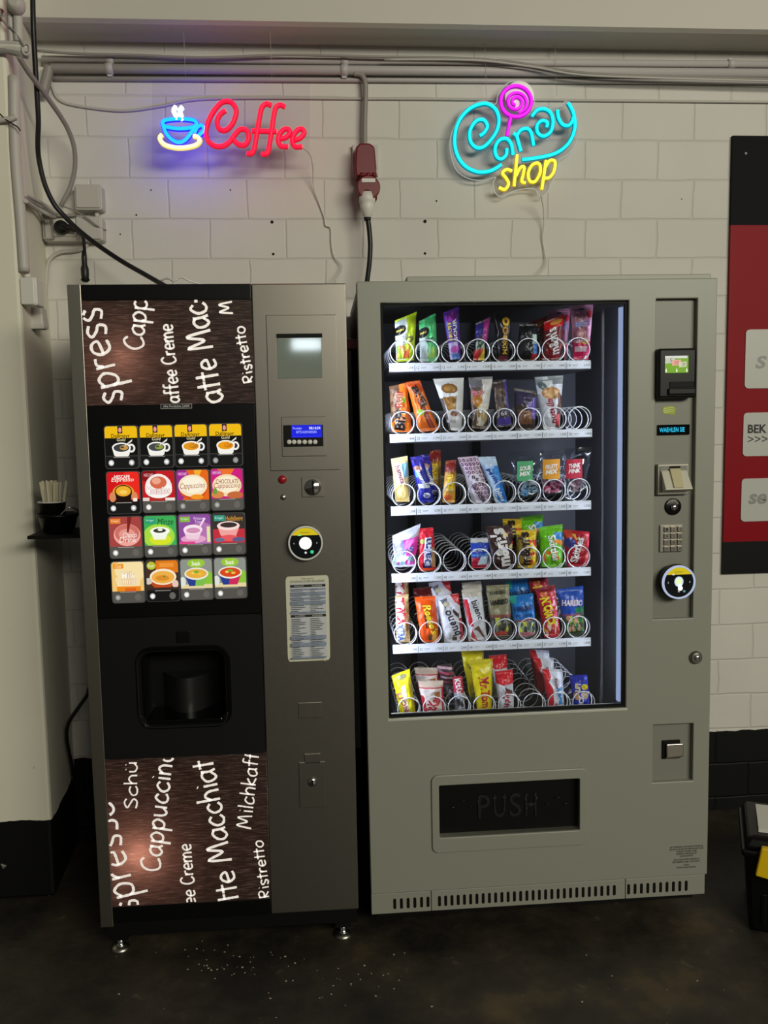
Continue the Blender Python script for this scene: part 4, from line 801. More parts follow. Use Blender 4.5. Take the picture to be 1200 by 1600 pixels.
MB().box(.03, .768, .05, .62, .50, .56).build('chute_floor', M_blackm, sm_)
for px in (746, 642):
    x_ = rl(px, 760, .6).x; MB().box(x_-.012, x_+.012, .60, .622, .56, 1.79).build('back_rail', M_blackm, sm_)
MB().box(xr, xr+.006, .09, .10, .6, 1.78).build('rack_post', M_tray, sm_)
xl = rl(1121, 433).x
ztp = 1.8305
MB().box(.135, SW-.004, .03, .68, 1.815, 1.846).build('top_cover', M_grey, sm_, bevel=.002)
MB().box(.008, .135, .06, .68, 1.815, 1.833).build('top_step', M_body, sm_)
MB().ring([(G[0]-.001, G[2]-.001), (G[1]+.001, G[2]-.001), (G[1]+.001, G[3]+.001), (G[0]-.001, G[3]+.001)], [(G[0]+.007, G[2]+.007), (G[1]-.007, G[2]+.007), (G[1]-.007, G[3]-.007), (G[0]+.007, G[3]-.007)], .010, .022).build('window_gasket', M_blackm, sm_)
MB().box(G[0]-.004, G[1]+.004, -.0015, .012, G[2]-.007, G[2]).build('window_sill_strip', mat('sill_strip', '#b9b9ad', .4), sm_, bevel=.001)
MB().box(G[0]-.01, G[1]+.01, .022, .027, G[2]-.01, G[3]+.01).build('glass_pane', M_glass, sm_)
# LED bars inside both edges of the window: diffuser toward the goods, dimmer edge toward the viewer
E_bar, E_face = emit_mat('led_diffuser', '#dfe8ff', 40), emit_mat('led_edge', '#b4c8f2', .62)
x0_, x1_ = rl(966.5, 790, .05).x, rl(976, 790, .05).x
bar = MB().box(x0_, x1_, .045, .062, G[2]+.004, G[3]-.012).build('light_bar', E_face, sm_)
MB().tube([Vector(((x0_+x1_)/2+.006, .074, G[2]+.02)), Vector(((x0_+x1_)/2+.006, .074, G[3]-.03))], .005, 10).build('diffuser', E_bar, bar)
E_led = emit_mat('led_dot', '#f4f8ff', 1.1); b = MB(); nled = 74
for i in range(nled):
    z = G[2]+.012+(G[3]-G[2]-.03)*i/(nled-1); b.box(x1_-.002, x1_+.0016, .043, .046, z-.0035, z+.0035)
b.build('led_row_dots', E_led, bar)
bl = MB().box(G[0]-.016, G[0]-.005, .05, .075, G[2], G[3]-.01).build('light_bar', E_face, sm_)
MB().box(G[0]-.005, G[0]-.003, .052, .073, G[2]+.01, G[3]-.02).build('diffuser', emit_mat('led_diffuser_weak', '#dfe8ff', 36), bl)
MB().box(G[0]+.0005, G[0]+.004, .04, .045, G[2]+.01, G[3]-.02).build('edge_light', E_face, bl)

# control column
MB().box(RC[0]-.003, RC[1]+.003, .018, .052, RC[2]-.003, RC[3]+.003).build('control_panel', M_grey_dk, sm_)
cpl = sm_
rb = lambda nm, x0, y0, x1, y1, d0, d1, m, bev=.001, par=None: cbox(nm, x0, y0, x1, y1, d0, d1, m, bev, par or sm_, lambda px, py, d=0: rl(px, py, .0))
a_ = rb('note_reader', 1024, 545, 1083, 622, -.022, .02, M_black, .006)
rb('note_slot', 1041, 597, 1079, 606, -.0245, -.02, M_blackm, .001, a_); rb('note_lip', 1038, 607, 1080, 617, -.03, -.02, M_black, .003, a_)
e = rectm(rl, 1039, 556, 1075.5, 582.5, -.0225)
pp = Pic(lambda u, v, l: (e[0]+(e[1]-e[0])*u, -.0228-l, e[2]+(e[3]-e[2])*v)).rect(0, 0, 1, 1, '#6fa01e').rect(0, .86, .95, 1, '#cfd4c8').poly([(.0, .55), (.42, .6), (.42, .92), (.02, .88)], '#b9bfb2').poly([(.3, .42), (.68, .45), (.68, .78), (.3, .75)], '#d8a08c').poly([(.6, .32), (.92, .35), (.92, .66), (.58, .64)], '#c4c6a8')
for i, u in enumerate((.05, .5, .93)): pp.poly([(u-.03, .05), (u+.03, .05), (u+.02, .2), (u, .28), (u-.02, .2)], '#f1f6e4')
pp.text('5', .2, .66, .3, .85, '#7a5a6a').text('10', .42, .5, .58, .7, '#b02c24').text('20', .72, .4, .86, .6, '#4c5c4c'); pp.mb.build('note_picture', M_lcd, a_)
e = rectm(rl, 1034.5, 634, 1056, 648, .018)
pp = Pic(lambda u, v, l: (e[0]+(e[1]-e[0])*u, .0176-l, e[2]+(e[3]-e[2])*v)).poly([(0, .3), (.3, .05), (.95, .0), (1, .75), (.7, 1), (.08, .9)], '#93a31a')
for v in (.75, .52, .3): pp.poly([(.1, v-.09), (.85, v+.03), (.85, v+.1), (.1, v-.02)], '#d6dd8a')
pp.mb.build('lime_sticker', M_sheet, sm_)
e = rectm(rl, 1027.5, 663.5, 1077.5, 679.5, .014)
d_ = MB().box(e[0], e[1], .013, .02, e[2], e[3]).build('text_display', M_gloss, sm_, bevel=.0008)
pp = Pic(lambda u, v, l: (e[0]+(e[1]-e[0])*u, .0128-l, e[2]+(e[3]-e[2])*v)).text('WAEHLEN SIE', .05, .28, .84, .74, '#25c8f2', .015); pp.mb.build('lit_lettering', M_lcd, d_)
c_ = rb('coin_unit', 1028, 725, 1077, 773, .002, .02, M_steel_lt, .002)
e = rectm(rl, 1028, 725, 1077, 773, 0); w_, h_ = e[1]-e[0], e[3]-e[2]
MB().box(e[0]+w_*.06, e[1]-w_*.06, -.0005, .004, e[2]+h_*.05, e[3]-h_*.06).build('coin_well', M_grey_dk, c_)
MB().box(e[0]+w_*.36, e[0]+w_*.70, -.002, .004, e[3]-h_*.3, e[3]-h_*.07).build('coin_mouth', M_blackm, c_)
MB().hexa([(e[0]+w_*.12, -.030, e[2]+h_*.20), (e[1]-w_*.02, -.030, e[2]+h_*.20), (e[1]-w_*.02, .0, e[2]+h_*.10), (e[0]+w_*.12, .0, e[2]+h_*.10), (e[0]+w_*.08, -.004, e[3]-h_*.20), (e[1]-w_*.10, -.004, e[3]-h_*.20), (e[1]-w_*.10, .002, e[3]-h_*.20), (e[0]+w_*.08, .002, e[3]-h_*.20)]).build('coin_slide', mat('coin_slide_metal', '#cfccbb', .35, .4), c_, bevel=.0015)
MB().hexa([(e[0]+w_*.38, -.0325, e[2]+h_*.26), (e[0]+w_*.68, -.0325, e[2]+h_*.26), (e[0]+w_*.68, -.02, e[2]+h_*.24), (e[0]+w_*.38, -.02, e[2]+h_*.24), (e[0]+w_*.34, -.008, e[3]-h_*.14), (e[0]+w_*.68, -.008, e[3]-h_*.14), (e[0]+w_*.68, -.002, e[3]-h_*.14), (e[0]+w_*.34, -.002, e[3]-h_*.14)]).build('coin_groove', mat('coin_groove_plastic', '#bdb48e', .3), c_, bevel=.001)
def rdial(name, px, py, prof, m, d=.018, par=None, n=28):
    p_ = rl(px, py, d); return MB().lathe([(r_, h_) for r_, h_ in prof], (p_.x, d, p_.z), 'Y', n).build(name, m, par or sm_)
k_ = rdial('return_dial', 1051, 791.5, [(.0235, 0), (.0235, .003), (.022, .004), (.0005, .0042)], M_black)
rdial('return_knob', 1051.5, 792, [(.0095, .003), (.0095, .010), (.007, .013), (.0005, .0135)], M_chrome, .018, k_, 20)
p_ = rl(1051, 791.5, .013)
for i in range(9):
    a = math.radians(150-15*i); MB().box(p_.x+.0165*math.cos(a)-.0012, p_.x+.0165*math.cos(a)+.0012, .0133, .0137, p_.z+.0165*math.sin(a)-.0018, p_.z+.0165*math.sin(a)+.0018).build('dial_mark', M_steel_lt, k_)
kp = rb('key_pad', 1034, 821, 1069, 863, .012, .02, M_steel_lt, .001)
e = rectm(rl, 1034, 821, 1069, 863, .012); KL = '123456789*0#'
for i in range(12):
    cx = e[0]+(e[1]-e[0])*(.20+.30*(i % 3)); cz = e[3]-(e[3]-e[2])*(.14+.24*(i//3)); s = .0075
    kk = MB().prism(rrect(cx-s, cx+s, cz-s, cz+s, .002), .008, .013).build('key_button', M_steel, kp, bevel=.001)
    ch = KL[i]; MB().text(ch, lambda x, y: (cx+(x-.5)*.006, .0078, cz+(y-.5)*.009), H('#1c1c1a'), res=2).build('key_digit', M_ink, kk)
reader(lambda px, py, d=0: rl(px, py, 0), 1055.5, 907.5, sm_, emit_mat('reader_lit_rim', '#c4d2f0', .75), lambda p: p.ell(.5, .52, .15, .17, '#c8dff2').ell(.5, .52, .1, .12, '#e6f6b4').rect(.47, .24, .6, .45, '#f4fbff').ell(.55, .3, .08, .08, '#ffffff').ell(.5, .2, .03, .03, '#c0a8a0').ell(.68, .2, .04, .04, '#5a9c90').rect(.28, .74, .34, .78, '#e0e8f0').poly([(.12, .5), (.15, .54), (.15, .46)], '#b0b0b0').poly([(.88, .5), (.85, .54), (.85, .46)], '#b0b0b0'))
k_ = rdial('door_lock', 1086.5, 1027, [(.0185, 0), (.0185, .004), (.015, .009), (.0135, .010)], M_steel, 0.0)
rdial('lock_core', 1087, 1026.5, [(.009, .008), (.009, .013), (.006, .015), (.0005, .0155)], M_chrome, 0.0, k_, 20)
# coin return
MB().box(r2[0]-.003, r2[1]+.003, .018, .052, r2[2]-.003, r2[3]+.003).build('return_recess', M_grey_dk, sm_)
c_ = rb('return_frame', 1038, 1159.5, 1065.5, 1188, .012, .02, M_blackm, .001)
e = rectm(rl, 1040, 1161, 1066, 1186, .012)
MB().hexa([(e[0], .002, e[2]+.008), (e[1], .002, e[2]+.011), (e[1], .012, e[2]+.004), (e[0], .012, e[2]+.002), (e[0], .004, e[3]), (e[1], .004, e[3]), (e[1], .012, e[3]), (e[0], .012, e[3])]).build('return_flap', M_steel_lt, c_, bevel=.002)
# delivery flap
hole = rrect(pf[0], pf[1], pf[2], pf[3], .004, 6)
MB().ring(rrect(po[0], po[1], po[2], po[3], .018, 6), hole, -.006, .004).build('delivery_frame', M_grey, sm_, bevel=.0025)
b = MB(); n = len(hole); b.v += [(x, .0, z) for x, z in hole]+[(x, .05, z) for x, z in hole]
for i in range(n): b.face((i, (i+1) % n, n+(i+1) % n, n+i))
b.build('delivery_reveal', M_grey_dk, sm_)
f_ = MB().box(pf[0]-.002, pf[1]+.002, .022, .05, pf[2]-.002, pf[3]+.002).build('push_flap', mat('flap_black', '#070707', .45, spec=.2), sm_)
e = rectm(rl, 747, 1240, 845, 1276, .02)
M_emb = mat('embossed_black', '#121213', .2)
b = MB()
for i, ch in enumerate('PUSH'):
    cx0 = e[0]+(e[1]-e[0])*i/4; cw = (e[1]-e[0])/4*.74
    vs, fs, _ = text2d(ch, 0, 0, 4); nn_ = len(vs)
    for (dy, s_) in ((.0195, 1.0),): b.add([(cx0+cw*x, dy, e[2]+(e[3]-e[2])*y) for x, y in vs], fs)
    # raised rims of the letters
    import collections
    ec = collections.Counter(tuple(sorted((f[i_], f[(i_+1) % len(f)]))) for f in fs for i_ in range(len(f)))
    for (a, c), k in ec.items():
        if k == 1:
            p0 = (cx0+cw*vs[a][0], e[2]+(e[3]-e[2])*vs[a][1]); p1 = (cx0+cw*vs[c][0], e[2]+(e[3]-e[2])*vs[c][1])
            b.tube([Vector((p0[0], .0195, p0[1])), Vector((p1[0], .0195, p1[1]))], .0007, 5)
b.build('raised_lettering', M_emb, f_)
b = MB()
for px, sg in ((722, -1), (870, 1)):
    for X, Y, w2 in ((-14, 6, 10), (2, -4, 14), (14, 5, 10)):
        q0, q1 = rl(px+X-w2/2, 1253+Y-sg*2, .02), rl(px+X+w2/2, 1253+Y-sg*3, .02); b.tube([Vector((q0.x, .0205, q0.z)), Vector((q1.x, .0205, q1.z))], .0012, 6)
b.build('raised_arrow_lines', M_emb, f_)
# notice lettering
e = rectm(rl, 1046, 1320, 1099, 1356, 0)
pp = Pic(lambda u, v, l: (e[0]+(e[1]-e[0])*u, -.0006-l, e[2]+(e[3]-e[2])*v))
for v, a, s_ in ((.93, .02, 'BEI STOERUNGEN ODER FRAGEN WENDEN SIE'), (.83, .0, 'SICH BITTE AN DEN AUTOMATENAUFSTELLER'), (.73, .2, 'VIELEN DANK FUER'), (.63, .2, 'IHREN EINKAUF'), (.53, .3, 'GUTEN APPETIT'), (.38, .12, 'AUTOMATEN SERVICE'), (.28, .1, 'BETREIBER UND KONTAKT'), (.14, .42, 'TELEFON'), (.04, .22, 'MONTAG BIS FREITAG')): pp.text(s_, a, v-.035, 1-a, v+.035, '#2a2a26')
pp.mb.build('notice_lettering', M_sheet, sm_)
# kick strip with vent slots
xs_ = [0, rl(674, 1400).x, rl(978, 1385).x, SW-.004]
for i in range(3): 
    ks = MB().box(xs_[i]+(.0008 if i else 0), xs_[i+1]-.0008, .004, .03, zsb, zst-.002).build('kick_strip', M_grey, sm_, bevel=.0015)
    pxs = ([617, 627.5, 638, 648.5, 659, 669], [687+9.77*k for k in range(29)], [983+10.0*k for k in range(10)])[i]
    for px in pxs:
        py = 1413-(px-617)*.0625
        q_ = rl(px, py+.5, 0); MB().prism(rrect(q_.x-.0042, q_.x+.0042, q_.z-.0155, q_.z+.0155, .004, 4), .0034, .006).build('vent_slot', M_blackm, ks)
MB().box(.02, SW-.02, .05, .64, .05, .10).build('plinth', M_blackm, sm_)
for x, y in ((.06, .2), (SW-.06, .2), (.06, .6), (SW-.06, .6)): MB().lathe([(.028, 0), (.028, .006), (.016, .012), (.016, .055)], (x, y, 0), n=20).build('foot', M_blackm, sm_)
p_ = rl(548, 538, .12)
t = thing('red_connector', 'dark red connector in the gap between the two machines', 'connector', (SNACK_O.x-.008, -.58, at(548, 539, -.58).z))
MB().box(-.024, .010, -.02, .03, -.014, .014).build('connector_body', M_red, t, bevel=.004)
MB().box(-.020, .006, .02, .06, -.010, .010).build('connector_tail', M_rubber, t, bevel=.003)

# ------------------------------------------------------------------ trays and spirals
TD = .105                                     # depth of the tray fronts behind the door face
TR = [((608, 570, 581), (923, 565, 576)), ((609, 681, 691), (925, 672, 683)), ((611, 794, 805), (923.5, 784, 796)), ((612, 899, 909), (923, 888, 900)), ((614, 1010, 1020), (923, 998, 1010)), ((619, 1127, 1138), (931, 1115, 1126))]
def spiral_mesh(turns, pitch, r):
    back = lambda t: .004*t if t < .92 else .0037+(t-.92)*pitch*1.35 if t < 1.5 else .0037+.58*pitch*1.35+(t-1.5)*pitch   # the first coil lies flat in front of the pack
    pts = [Vector((r*math.sin(a), back(a/(2*math.pi)), -r*math.cos(a))) for a in (.35+2*math.pi*i/22 for i in range(int(22*turns)+1))]
    # the last coil at the front closes to a plain ring
    return MB().tube(pts, .00165, 6)
TOPZ = []; COLX = []
sp_src = None
NUM = 1
for ti, ((lx, ly0, ly1), (rx, ry0, ry1)) in enumerate(TR):
    A0, A1, B0, B1 = rl(lx, ly0, TD), rl(lx, ly1, TD), rl(rx, ry0, TD), rl(rx, ry1, TD)
    sl = (B0.z-A0.z)/(B0.x-A0.x); top = lambda x: A0.z+(x-A0.x)*sl
    th = (A0.z-A1.z+B0.z-B1.z)/2
    xa, xb = A0.x, B0.x
    tray = MB().hexa([(xa, TD+.002, A0.z-.022), (xb, TD+.002, B0.z-.022), (xb, .60, B0.z-.022), (xa, .60, A0.z-.022), (xa, TD+.002, A0.z-.004), (xb, TD+.002, B0.z-.004), (xb, .60, B0.z-.004), (xa, .60, A0.z-.004)]).build('shelf_tray', M_tray, sm_)
    MB().hexa([(xa, TD-.004, A0.z-th), (xb, TD-.004, B0.z-th), (xb, TD+.002, B0.z-th), (xa, TD+.002, A0.z-th), (xa, TD, A0.z+.004), (xb, TD, B0.z+.004), (xb, TD+.002, B0.z+.004), (xa, TD+.002, A0.z+.004)]).build('price_rail', M_strip, tray)
    TOPZ.append((xa, xb, A0.z, B0.z)); cols = []
    for ci in range(8):
        x0c, x1c = xa+(xb-xa)*ci/8, xa+(xb-xa)*(ci+1)/8; xc = (x0c+x1c)/2; cols.append(xc)
        # price label
        if ti < 5:
            zz = lambda u, v: top(x0c+(x1c-x0c)*u)-th*.95+th*.86*v
            pp = Pic(lambda u, v, l: (x0c+(x1c-x0c)*u, TD-.0046-l, zz(u, v))).rect(.02, .05, .975, .95, '#e9edf3').rect(.985, .0, 1.0, 1, '#20242a')
            num = str((ti+1)*10+ci+1 if ti else 11+ci); pr = random.choice(['1,20€', '1,50€', '1,70€', '1,80€', '2,00€'])
            pp.text(num, .06, .3, .17, .75, '#31343a').text(pr, .70, .3, .95, .75, '#31343a').rect(.24, .55, .46, .62, '#8a8e96').rect(.24, .38, .42, .44, '#a4a8b0')
            pp.mb.build('price_label', M_sheet, tray)
        # spiral
        if sp_src is None: sp_src = spiral_mesh(8.2, .054, .0325).build('vend_spiral', M_wire, tray); so = sp_src
        else: so = sp_src.copy(); C.objects.link(so); so.parent = tray
        so.location = (xc+.001, TD+.001, top(xc)+.0335+.001)
        if ci: MB().hexa([(x0c-.0006, TD+.012, top(x0c)-.004), (x0c+.0006, TD+.012, top(x0c)-.004), (x0c+.0006, .58, top(x0c)-.004), (x0c-.0006, .58, top(x0c)-.004), (x0c-.0006, TD+.02, top(x0c)+.045), (x0c+.0006, TD+.02, top(x0c)+.045), (x0c+.0006, .58, top(x0c)+.045), (x0c-.0006, .58, top(x0c)+.045)]).build('divider', M_tray, tray)
    COLX.append(cols)

# ------------------------------------------------------------------ wrapped snacks
def inpoly(u, v, pts):
    c = False; j = len(pts)-1
    for i in range(len(pts)):
        a, b_ = pts[i], pts[j]
        if (a[1] > v) != (b_[1] > v) and u < (b_[0]-a[0])*(v-a[1])/(b_[1]-a[1])+a[0]: c = not c
        j = i
    return c
def colour_at(base, layers, u, v, rnd):
    col = base
    for l in layers:
        k = l[0]
        if k == 'r' and l[1] <= u <= l[3] and l[2] <= v <= l[4]: col = l[5]
        elif k == 'e' and ((u-l[1])/l[3])**2+((v-l[2])/l[4])**2 <= 1: col = l[5]
        elif k == 'p' and inpoly(u, v, l[1]): col = l[2]
        elif k == 'b' and l[1] <= u <= l[3] and l[2] <= v <= l[4]:
            for cx, cy, rx, ry, c_ in l[5]:
                if ((u-cx)/rx)**2+((v-cy)/ry)**2 <= 1: col = c_; break
    return col
def cell(seed):
    def f(x, y):
        n_ = noise.cell(Vector((x+seed*17.3, y+seed*5.1, seed*1.7))); return min(max((n_+1)/2 if n_ < 0 else abs(n_), 0), .9999)
    return f
SNID = 0
def snack(name, label, cat, quad, base, layers=(), texts=(), depth=.128, thick=.013, group=None, seal=.06, nu=44, nv=84):
    """pillow pack whose front fills the photo quad (top left, top right, bottom right, bottom left) at a depth behind the door"""
    global SNID; SNID += 1
    w4 = [rl(x, y, depth) for x, y in quad]; tl, tr, br, bl_ = w4
    org = (bl_+br)*.5; zmin = min(bl_.z, br.z)
    rnd = cell(SNID); hv = (tl-bl_).length; wv = (br-bl_).length; sd = SNID*3.7
    def S(u, v, lift=0.0, side=-1):
        p = (bl_*(1-u)+br*u)*(1-v)+(tl*(1-u)+tr*u)*v
        e = max(0.0, 1-abs(2*u-1)**2.6)**.75; q_ = min(v, 1-v); s_ = max(0.0, min(1.0, (q_-seal)/.20)) if q_ > seal else 0.0; s_ = math.sin(s_*math.pi/2)
        wr = noise.noise(Vector((u*3.1+sd, v*5.3, sd)))*.0045*e+noise.noise(Vector((u*7+sd, v*11, sd*2)))*.0026*e
        cr = .0006*math.sin(v*hv/.0028*2*math.pi) if q_ < seal else 0
        pin = (1-s_)*.0
        y = side*(thick*e*s_+.0006)+(wr if side < 0 else -wr)*(.35+.65*s_)+cr
        return Vector((p.x-org.x+noise.noise(Vector((v*4+sd, 1.3, 0)))*.0012, y-lift, p.z-org.z))
    base_c = base; rs = random.Random(SNID*31)
    def blobs(l):                             # scattered printed pieces instead of a regular pattern
        if l[0] != 'n': return l
        _, x0, y0, x1, y1, nx, ny, cols = l; it = []
        for k in range(int(nx*ny*(x1-x0)*(y1-y0)*2.2)+4):
            c_ = rs.choice(cols)
            if c_: it.append((rs.uniform(x0, x1), rs.uniform(y0, y1), rs.uniform(.35, .8)/nx, rs.uniform(.35, .8)/ny, c_))
        return ('b', x0, y0, x1, y1, it)
    layers = [blobs(l) for l in layers]
    mb = MB(); sb = MB()
    vs = [j/nv for j in range(nv+1)]
    for side in (-1, 1):
        a, c = (nu, nv) if side < 0 else (10, 16); us = [i/a for i in range(a+1)]; vv = [j/c for j in range(c+1)]
        for tgt, sel in ((mb, lambda v: seal <= v <= 1-seal), (sb, lambda v: not (seal <= v <= 1-seal))):
            idx = {}
            for j in range(c):
                if not sel((vv[j]+vv[j+1])/2): continue
                for i in range(a):
                    q_ = []
                    for ii, jj in ((i, j), (i+1, j), (i+1, j+1), (i, j+1)):
                        if (ii, jj) not in idx: idx[(ii, jj)] = len(tgt.v); tgt.v.append(tuple(S(us[ii], vv[jj], 0, side)))
                        q_.append(idx[(ii, jj)])
                    col = colour_at(base_c, layers, (us[i]+us[i+1])/2, (vv[j]+vv[j+1])/2, rnd) if side < 0 else base_c
                    tgt.face(q_ if side < 0 else q_[::-1], 0, True, H(col))
    o_ = mb.build(name, M_print)
    o_.location = SNACK_O + SNACK_M @ Vector((org.x, depth, org.z)); o_.rotation_euler = (0, SNACK_T, 0)
    tag(o_, label, cat, group)
    sb.build('crimped_end', M_print, o_)
    if texts:
        tm = MB()
        for k, t_ in enumerate(texts):
            s_, cu, cv, Ln, Hh, rot, col = t_[:7]; kw = t_[7] if len(t_) > 7 else {}
            ca, sa = math.cos(math.radians(rot)), math.sin(math.radians(rot))
            def fn(x, y, lf, ex=0.0):
                x, y = (x-.5)*(1+ex), (y-.5)*(1+ex)
                if abs(rot) > 45: du, dv = (-y*Hh*(1 if rot > 0 else -1)), x*Ln*(1 if rot > 0 else -1)
                else: du, dv = x*Ln, y*Hh
                if abs(rot) not in (0, 90):
                    r_ = math.radians(rot-90*round(rot/90)); X, Z = du*wv, dv*hv; du, dv = (X*math.cos(r_)-Z*math.sin(r_))/wv, (X*math.sin(r_)+Z*math.cos(r_))/hv
                u, v = cu+du, cv+dv
                return S(min(max(u, .01), .99), min(max(v, .005), .995), lf)
            lf0 = .0012+.0003*k
            if kw.get('out'): tm.text(s_, lambda x, y: fn(x, y, lf0), H(kw['out']), bold=.055, shear=kw.get('shear', 0), res=2)
            tm.text(s_, lambda x, y: fn(x, y, lf0+.0006), H(col), bold=kw.get('bold', .015), shear=kw.get('shear', 0), res=2)
        tm.build('lettering', M_ink, o_)
    return o_
def behind(src, dx, dy, dd, label, group=None):
    """another pack of the same kind further back in the same coil"""
    def cp(o_, par=None):
        c_ = o_.copy(); C.objects.link(c_); c_.parent = par
        for ch in o_.children: cp(ch, c_)
        return c_
    c_ = cp(src); s = rl(700+dx, 700+dy, .128)-rl(700, 700, .128)
    c_.location = src.location+Vector((s.x, dd, s.z)); c_.rotation_euler = (-.03, SNACK_T+random.uniform(-.03, .03), random.uniform(-.06, .06)); c_['label'] = label
    if group: c_['group'] = group
    return c_
Q = lambda *a: [(a[0], a[1]), (a[2], a[3]), (a[4], a[5]), (a[6], a[7])]
SP = 'snack'
# ---- first tray
snack('snack_pouch', 'lime green pouch with black oval mark on the top tray', SP, Q(617, 501, 651, 487, 647, 563, 619, 566), '#b5cc16', [('r', 0, .05, .52, .95, '#c9d2d0'), ('p', [(.52, 1), (.62, .6), (.5, .3), (.5, 1)], '#dfe6c0'), ('e', .2, .72, .3, .11, '#111312'), ('e', .72, .46, .2, .07, '#5c6c1a'), ('e', .66, .46, .1, .035, '#c9d84a'), ('n', .05, .06, .7, .38, 9, 8, ['#d9643a', '#c4d13a', '#e8b85a', '#8fae2c'])], [('mini', .22, .72, .34, .06, 0, '#e8d24a'), ('50g', .3, .56, .2, .03, 0, '#4a4c48')])
snack('snack_pouch', 'mint green pouch with black oval mark on the top tray', SP, Q(655, 502, 681, 489, 683, 565, 656, 565), '#4fc274', [('r', 0, .05, .42, .8, '#b9c8c4'), ('e', .2, .68, .34, .12, '#0e1110'), ('e', .62, .47, .25, .05, '#1f5c38'), ('r', 0, .0, .5, .34, '#b2c0bd'), ('n', .45, .06, .95, .34, 9, 8, ['#58b870', '#8fd49c', '#a9cf5a', None])], [('mini', .2, .68, .34, .06, 0, '#e6d060'), ('50g', .62, .47, .3, .03, 0, '#d6efe0')])
snack('candy_pack', 'purple and white candy pack with slanting letters on the top tray', SP, Q(692, 489, 717, 479, 720, 561, 704, 562), '#6a2fa0', [('r', 0, .55, 1, .78, '#4a3f9c'), ('e', .5, .86, .4, .1, '#b03fb8'), ('r', 0, 0, .7, .35, '#c9bde6'), ('e', .45, .2, .35, .07, '#d060c0'), ('r', .2, 0, .9, .12, '#5c86d0')], [('FRUIT', .26, .58, .40, .22, 90, '#f0c828', {'out': '#23184c'}), ('SOUR', .60, .58, .42, .26, 90, '#f6f2fb', {'out': '#23184c'})])
snack('candy_pack', 'small clear candy pack with purple top and rainbow foot on the top tray', SP, Q(743, 505, 766, 495, 757, 563, 739, 563), '#2f2648', [('r', .55, .45, 1, 1, '#a83488'), ('r', 0, .6, .5, .95, '#34287c'), ('n', .1, .18, .85, .5, 6, 7, ['#3c5a48', '#d6e0d8', '#86a890', '#b4c4b0']), ('p', [(0, 0), (1, 0), (.6, .3), (0, .26)], '#c43a34'), ('p', [(.4, .0), (1, .0), (.8, .3)], '#e2c43a')])
snack('candy_pack', 'black candy pack with a strip of yellow flowers on the top tray', SP, Q(771, 488, 799, 487, 795, 566, 778, 565), '#131216', [('r', .42, .03, .88, .92, '#2a2320'), ('e', .66, .80, .22, .09, '#e9b92a'), ('e', .66, .80, .1, .04, '#5a3214'), ('e', .62, .62, .2, .08, '#c88a24'), ('e', .62, .62, .1, .04, '#3a2416'), ('e', .58, .46, .18, .07, '#d9a23a'), ('r', .05, .02, .85, .12, '#6e2430')], [('MIX', .55, .28, .26, .34, 90, '#ecb934', {'out': '#3a2210'})])
snack('candy_pack', 'dark pack with a blue and red side stripe on the top tray', SP, Q(812, 506, 839, 506, 840, 565, 808, 565), '#17171b', [('n', .08, .3, .6, .75, 6, 6, ['#26282a', '#1c2022', '#2c3230', '#202020']), ('r', .68, .45, .95, .72, '#b4ccc0'), ('r', .72, .2, .98, .46, '#2f6fb8'), ('r', .66, .04, .95, .2, '#b02a2c')])
s1 = snack('candy_pouch', 'dark red pouch of coated sweets with crumpled bright top on the top tray', SP, Q(850, 503, 881, 490, 876, 563, 846, 563), '#6a1016', [('r', 0, .75, 1, 1, '#c8161c'), ('e', .6, .88, .3, .06, '#e8a04a'), ('n', .05, .04, .95, .35, 7, 8, ['#7a141a', '#5c2a2c', '#8e2028', '#a8343a'])], [("m&m's", .46, .44, .66, .52, 104, '#ece6e6', {'out': '#3a0a10', 'bold': .03})])
behind(s1, -17, -2, .07, 'crumpled red pouch standing behind the dark red one on the top tray')
s2 = snack('snack_pouch', 'pink pouch with hang hole and blue lettering at the end of the top tray', SP, Q(890, 478, 927, 475, 919, 562, 896, 562), '#c98aa6', [('e', .5, .92, .13, .018, '#2a1a24'), ('r', .0, .62, .45, .9, '#b87a98'), ('e', .4, .78, .25, .08, '#a85a70'), ('e', .84, .82, .14, .07, '#d83040'), ('r', .04, .36, .75, .60, '#8c5264'), ('e', .45, .46, .25, .1, '#b87c84'), ('r', 0, 0, 1, .32, '#d01c58'), ('r', .08, .14, .8, .24, '#e9c3d2'), ('e', .65, .33, .2, .06, '#efc63a')], [('FRUTTI', .5, .64, .72, .09, 4, '#2e66c4', {'out': '#e6e6f2'}), ('ZERO', .42, .35, .6, .09, 0, '#f2dede', {'out': '#c01c50'})])
behind(s2, -26, 2, .06, 'dimmer pink pouch tucked behind the one with blue lettering')
